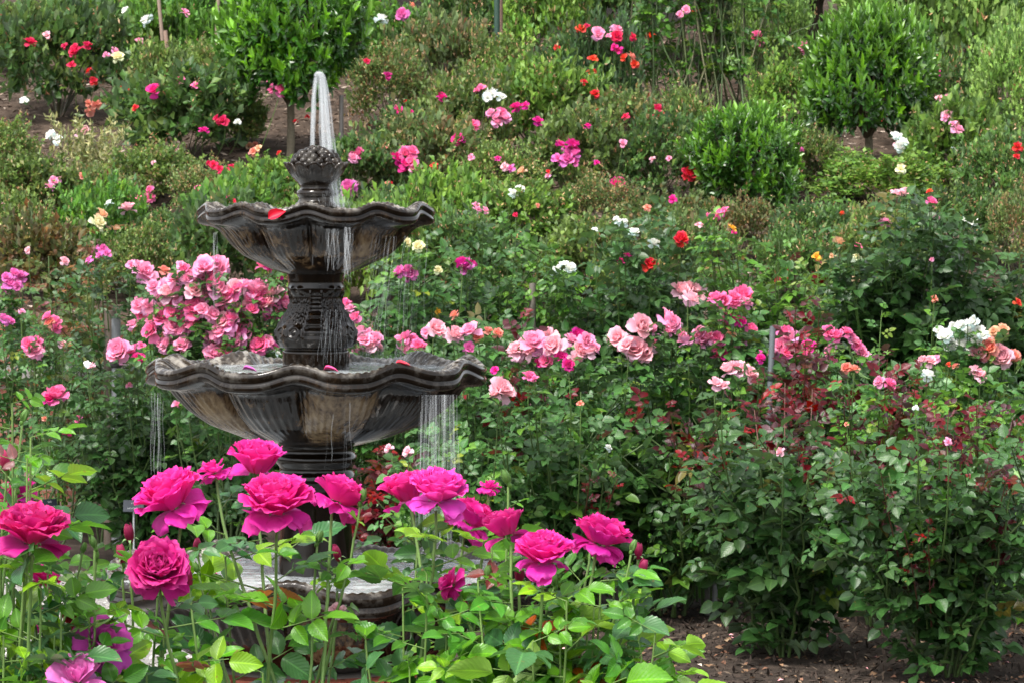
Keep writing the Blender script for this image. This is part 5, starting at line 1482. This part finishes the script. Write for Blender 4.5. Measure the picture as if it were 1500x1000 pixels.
def flower(b, px, py, wpx, col, mesh, tilt=20, az=-90, dd=0.0, droop_stem=0.0, leaf=.056, stop=None, kind='bloom', calyx=True, side=None):
    rg = b['rg']; d = b['d'] + dd
    if stop is None: stop = .30 if b is NEAR[0] or b is NEAR[-1] else .20
    w = PX(px, py, d) - b['O']
    r = wpx / 2 / FPX * d
    ax = np.array([math.sin(R(tilt)) * math.cos(R(az)), math.sin(R(tilt)) * math.sin(R(az)), math.cos(R(tilt))])
    cane = b['canes'][rg.randint(len(b['canes']))]
    base = cane[-1] * 0.9 + np.array([w[0], w[1], cane[-1][2]]) * np.array([.1, .1, .1])
    neck = w - ax * r * 0.55
    pts = bez(base, np.array([w[0] * .85 + base[0] * .15, w[1] * .8, (base[2] * .35 + neck[2] * .65)]) - ax * .02, neck, 14)
    pts[2:-2] += rg.normal(0, .004, (10, 3)); pts[1:-1] = (pts[:-2] + pts[1:-1] + pts[2:]) / 3
    s = Acc(); tube(s, pts, np.linspace(.0038, .0023, 14) * (1.0 if kind == 'bloom' else .8), 8, np.array((0.13, 0.22, 0.06)) * rg.uniform(.75, 1.15))
    s.build('flower_stem', M_STEM, b['root'])
    spin = rg.uniform(0, 6.28)
    if kind == 'bloom':
        o = inst('rose_bloom', mesh, b['root'], w - ax * r * 0.18, axis_quat(ax, spin), r * 1.2, col)
        inst('calyx', CAL, o, (0, 0, -0.05), None, 0.42)
    elif kind == 'bud':
        o = inst('rosebud', BUD, b['root'], w - ax * r * 0.6, axis_quat(ax, spin), (r * 1.8, r * 1.8, r * 2.5), col)
        inst('calyx', CAL, o, (0, 0, 0.05), None, 1.05)
    else:
        o = inst('green_bud', CAL_SHUT, b['root'], w - ax * r * .6, axis_quat(ax, spin), r * 2.3)
    stem_leaves(b, pts, 0.05 if kind == 'bloom' else .04, stop, .042, leaf)

B0 = near_bush(40, 5.0, 'nearest rose bush at the left edge with crimson and lilac blooms')
B1 = near_bush(235, 5.15, 'rose bush with a round magenta bloom facing the viewer, left of the fountain')
B2 = near_bush(430, 5.25, 'rose bush with four large magenta blooms before the fountain pedestal')
B3 = near_bush(640, 5.3, 'rose bush with two touching magenta blooms right of the pedestal')
B4 = near_bush(845, 5.2, 'rose bush with three magenta blooms at the right end of the near row')
M1, M2, M3, CR, DK = (0.80, 0.016, 0.34), (0.76, 0.012, 0.29), (0.86, 0.05, 0.46), (0.62, 0.004, 0.19), (0.60, 0.006, 0.22)
H0, H1, H2, H3 = BL_HI
flower(B1, 252, 732, 112, M1, H0, 28, 200, 0.00)
flower(B2, 376, 682, 100, M1, BL_CUP, 14, -60, 0.12)
flower(B2, 405, 738, 114, M2, H2, 16, -90, -0.10)
flower(B2, 497, 728, 84, M2, H0, 30, 25, 0.02)
flower(B1, 233, 835, 102, DK, H3, 52, -85, -0.12)
flower(B0, 48, 782, 118, CR, H1, 12, -70, -0.15)
flower(B3, 598, 724, 90, M2, BL_CUP, 14, 200, 0.06)
flower(B3, 641, 722, 96, M3, H0, 12, -60, -0.04)
flower(B3, 692, 762, 80, M2, H2, 35, 20, 0.10)
flower(B4, 742, 776, 82, DK, BL_CUP, 18, 160, -0.02)
flower(B4, 797, 813, 92, M1, H0, 14, -90, -0.10)
flower(B4, 880, 788, 92, M2, H2, 20, 20, 0.02)
flower(B3, 716, 712, 34, M2, BL_LOOSE, 10, -90, 0.10)
flower(B2, 312, 688, 52, M2, BL_LOOSE, 20, 180, 0.10)
flower(B0, 152, 940, 92, (0.62, 0.06, 0.42), BL_LOOSE, 60, -60, 0.0, leaf=.05)
flower(B0, 112, 992, 96, (0.80, 0.20, 0.56), BL_LOOSE, 30, -90, -0.15, leaf=.05)
flower(B0, 25, 725, 64, M1, H2, 30, 160, 0.15)
flower(B0, 118, 902, 60, (0.50, 0.006, 0.03), H3, 30, -90, 0.12, leaf=.05)
flower(B0, 62, 850, 60, M1, H1, 20, 0, 0.2, leaf=.05)
flower(B4, 660, 852, 52, DK, BL_LOOSE, 60, 200, 0.05, leaf=.05)
flower(B4, 762, 978, 58, DK, BL_LOOSE, 50, -70, 0.12, leaf=.05)
flower(B3, 688, 875, 44, DK, BL_LOOSE, 70, -100, 0.15, leaf=.05)
flower(B2, 494, 893, 30, (0.86, 0.5, 0.58), BL_LOOSE, 30, -90, 0.05, leaf=.05)
flower(B0, 60, 905, 46, M1, BL_LOOSE, 40, -60, 0.15, leaf=.05)
BUDC = (0.36, 0.008, 0.07)
for (b, px, py, w, k) in ((B1, 190, 787, 24, 'bud'), (B1, 179, 817, 22, 'bud'), (B2, 289, 805, 20, 'bud'), (B1, 277, 850, 22, 'bud'), (B2, 495, 815, 20, 'bud'), (B4, 939, 838, 22, 'bud'), (B4, 935, 812, 20, 'bud'), (B4, 846, 915, 20, 'bud'), (B4, 761, 848, 24, 'bud'),
    (B0, 8, 680, 26, 'bud'), (B2, 467, 788, 20, 'green'), (B1, 233, 862, 20, 'green'), (B0, 137, 795, 20, 'green'), (B0, 122, 803, 16, 'green'), (B0, 141, 815, 17, 'green'), (B4, 915, 955, 20, 'green'), (B4, 925, 968, 20, 'green'), (B0, 126, 872, 16, 'green'), (B3, 742, 700, 24, 'green'), (B0, 22, 708, 24, 'green'),
    (B2, 530, 728, 22, 'green'), (B3, 714, 840, 22, 'green'), (B3, 812, 850, 22, 'green'), (B0, 35, 610, 20, 'green'), (B2, 288, 832, 18, 'green'), (B4, 927, 800, 18, 'green'), (B3, 614, 775, 16, 'green'), (B4, 868, 770, 14, 'bud')):
    flower(b, px, py, w, BUDC if not (b is B0) else (0.70, 0.06, 0.18), None, 12 + 14 * b['rg'].uniform(), b['rg'].uniform(-200, 20), b['rg'].uniform(-.1, .12), kind=k, leaf=.038, stop=.14)

# leafy shoots without flowers
def leafy(b, px, py, dd=0.0, L=.062, red=0.0, stop=.30, pal='near'):
    rg = b['rg']; w = PX(px, py, b['d'] + dd) - b['O']
    cane = b['canes'][rg.randint(len(b['canes']))]; base = cane[-1] * .8
    pts = bez(base, [w[0] * .9, w[1] * .9, base[2] * .5 + w[2] * .5], w, 12)
    s = Acc(); tube(s, pts, np.linspace(.0038, .0015, 12), 7, np.array((0.14, 0.23, 0.06)) * rg.uniform(.7, 1.1)); s.build('leaf_shoot', M_STEM, b['root'])
    stem_leaves(b, pts, 0.0, stop, .04, L, pal, red)
for b, lst in ((B0, ((18, 590), (40, 670), (-20, 640), (10, 850), (60, 860), (100, 850), (25, 920), (-10, 960), (45, 985), (80, 930), (110, 960), (140, 900), (15, 900), (60, 970), (30, 940), (90, 890), (5, 930), (70, 840), (125, 985), (20, 990), (50, 900))),
               (B1, ((190, 930), (240, 925), (215, 975), (265, 970), (175, 965), (300, 990))),
               (B2, ((330, 815), (385, 985), (440, 992))),
               (B3, ((535, 930), (590, 860), (625, 840), (600, 980), (655, 900), (690, 890))),
               (B4, ((700, 850), (740, 880), (780, 900), (830, 880), (870, 890), (910, 880), (715, 940), (770, 960), (830, 965), (890, 960), (940, 960), (960, 925), (980, 990), (850, 850), (760, 850), (800, 870), (720, 800), (900, 850), (860, 930), (690, 985), (730, 990), (800, 985), (900, 985), (780, 940), (930, 930), (820, 920), (880, 850))))  :
    for px, py in lst:
        leafy(b, px, py, b['rg'].uniform(-.14, .16), b['rg'].uniform(.048, .066), red=0.03)
leafy(B0, 45, 640, -0.1, .06, 0.6, .09)
for b in NEAR:
    b['fol'].build('foliage', M_LEAFBIG, b['root'])
    b['twig'].build('leaf_stalks', M_STEM, b['root'])['kind'] = 'stuff'
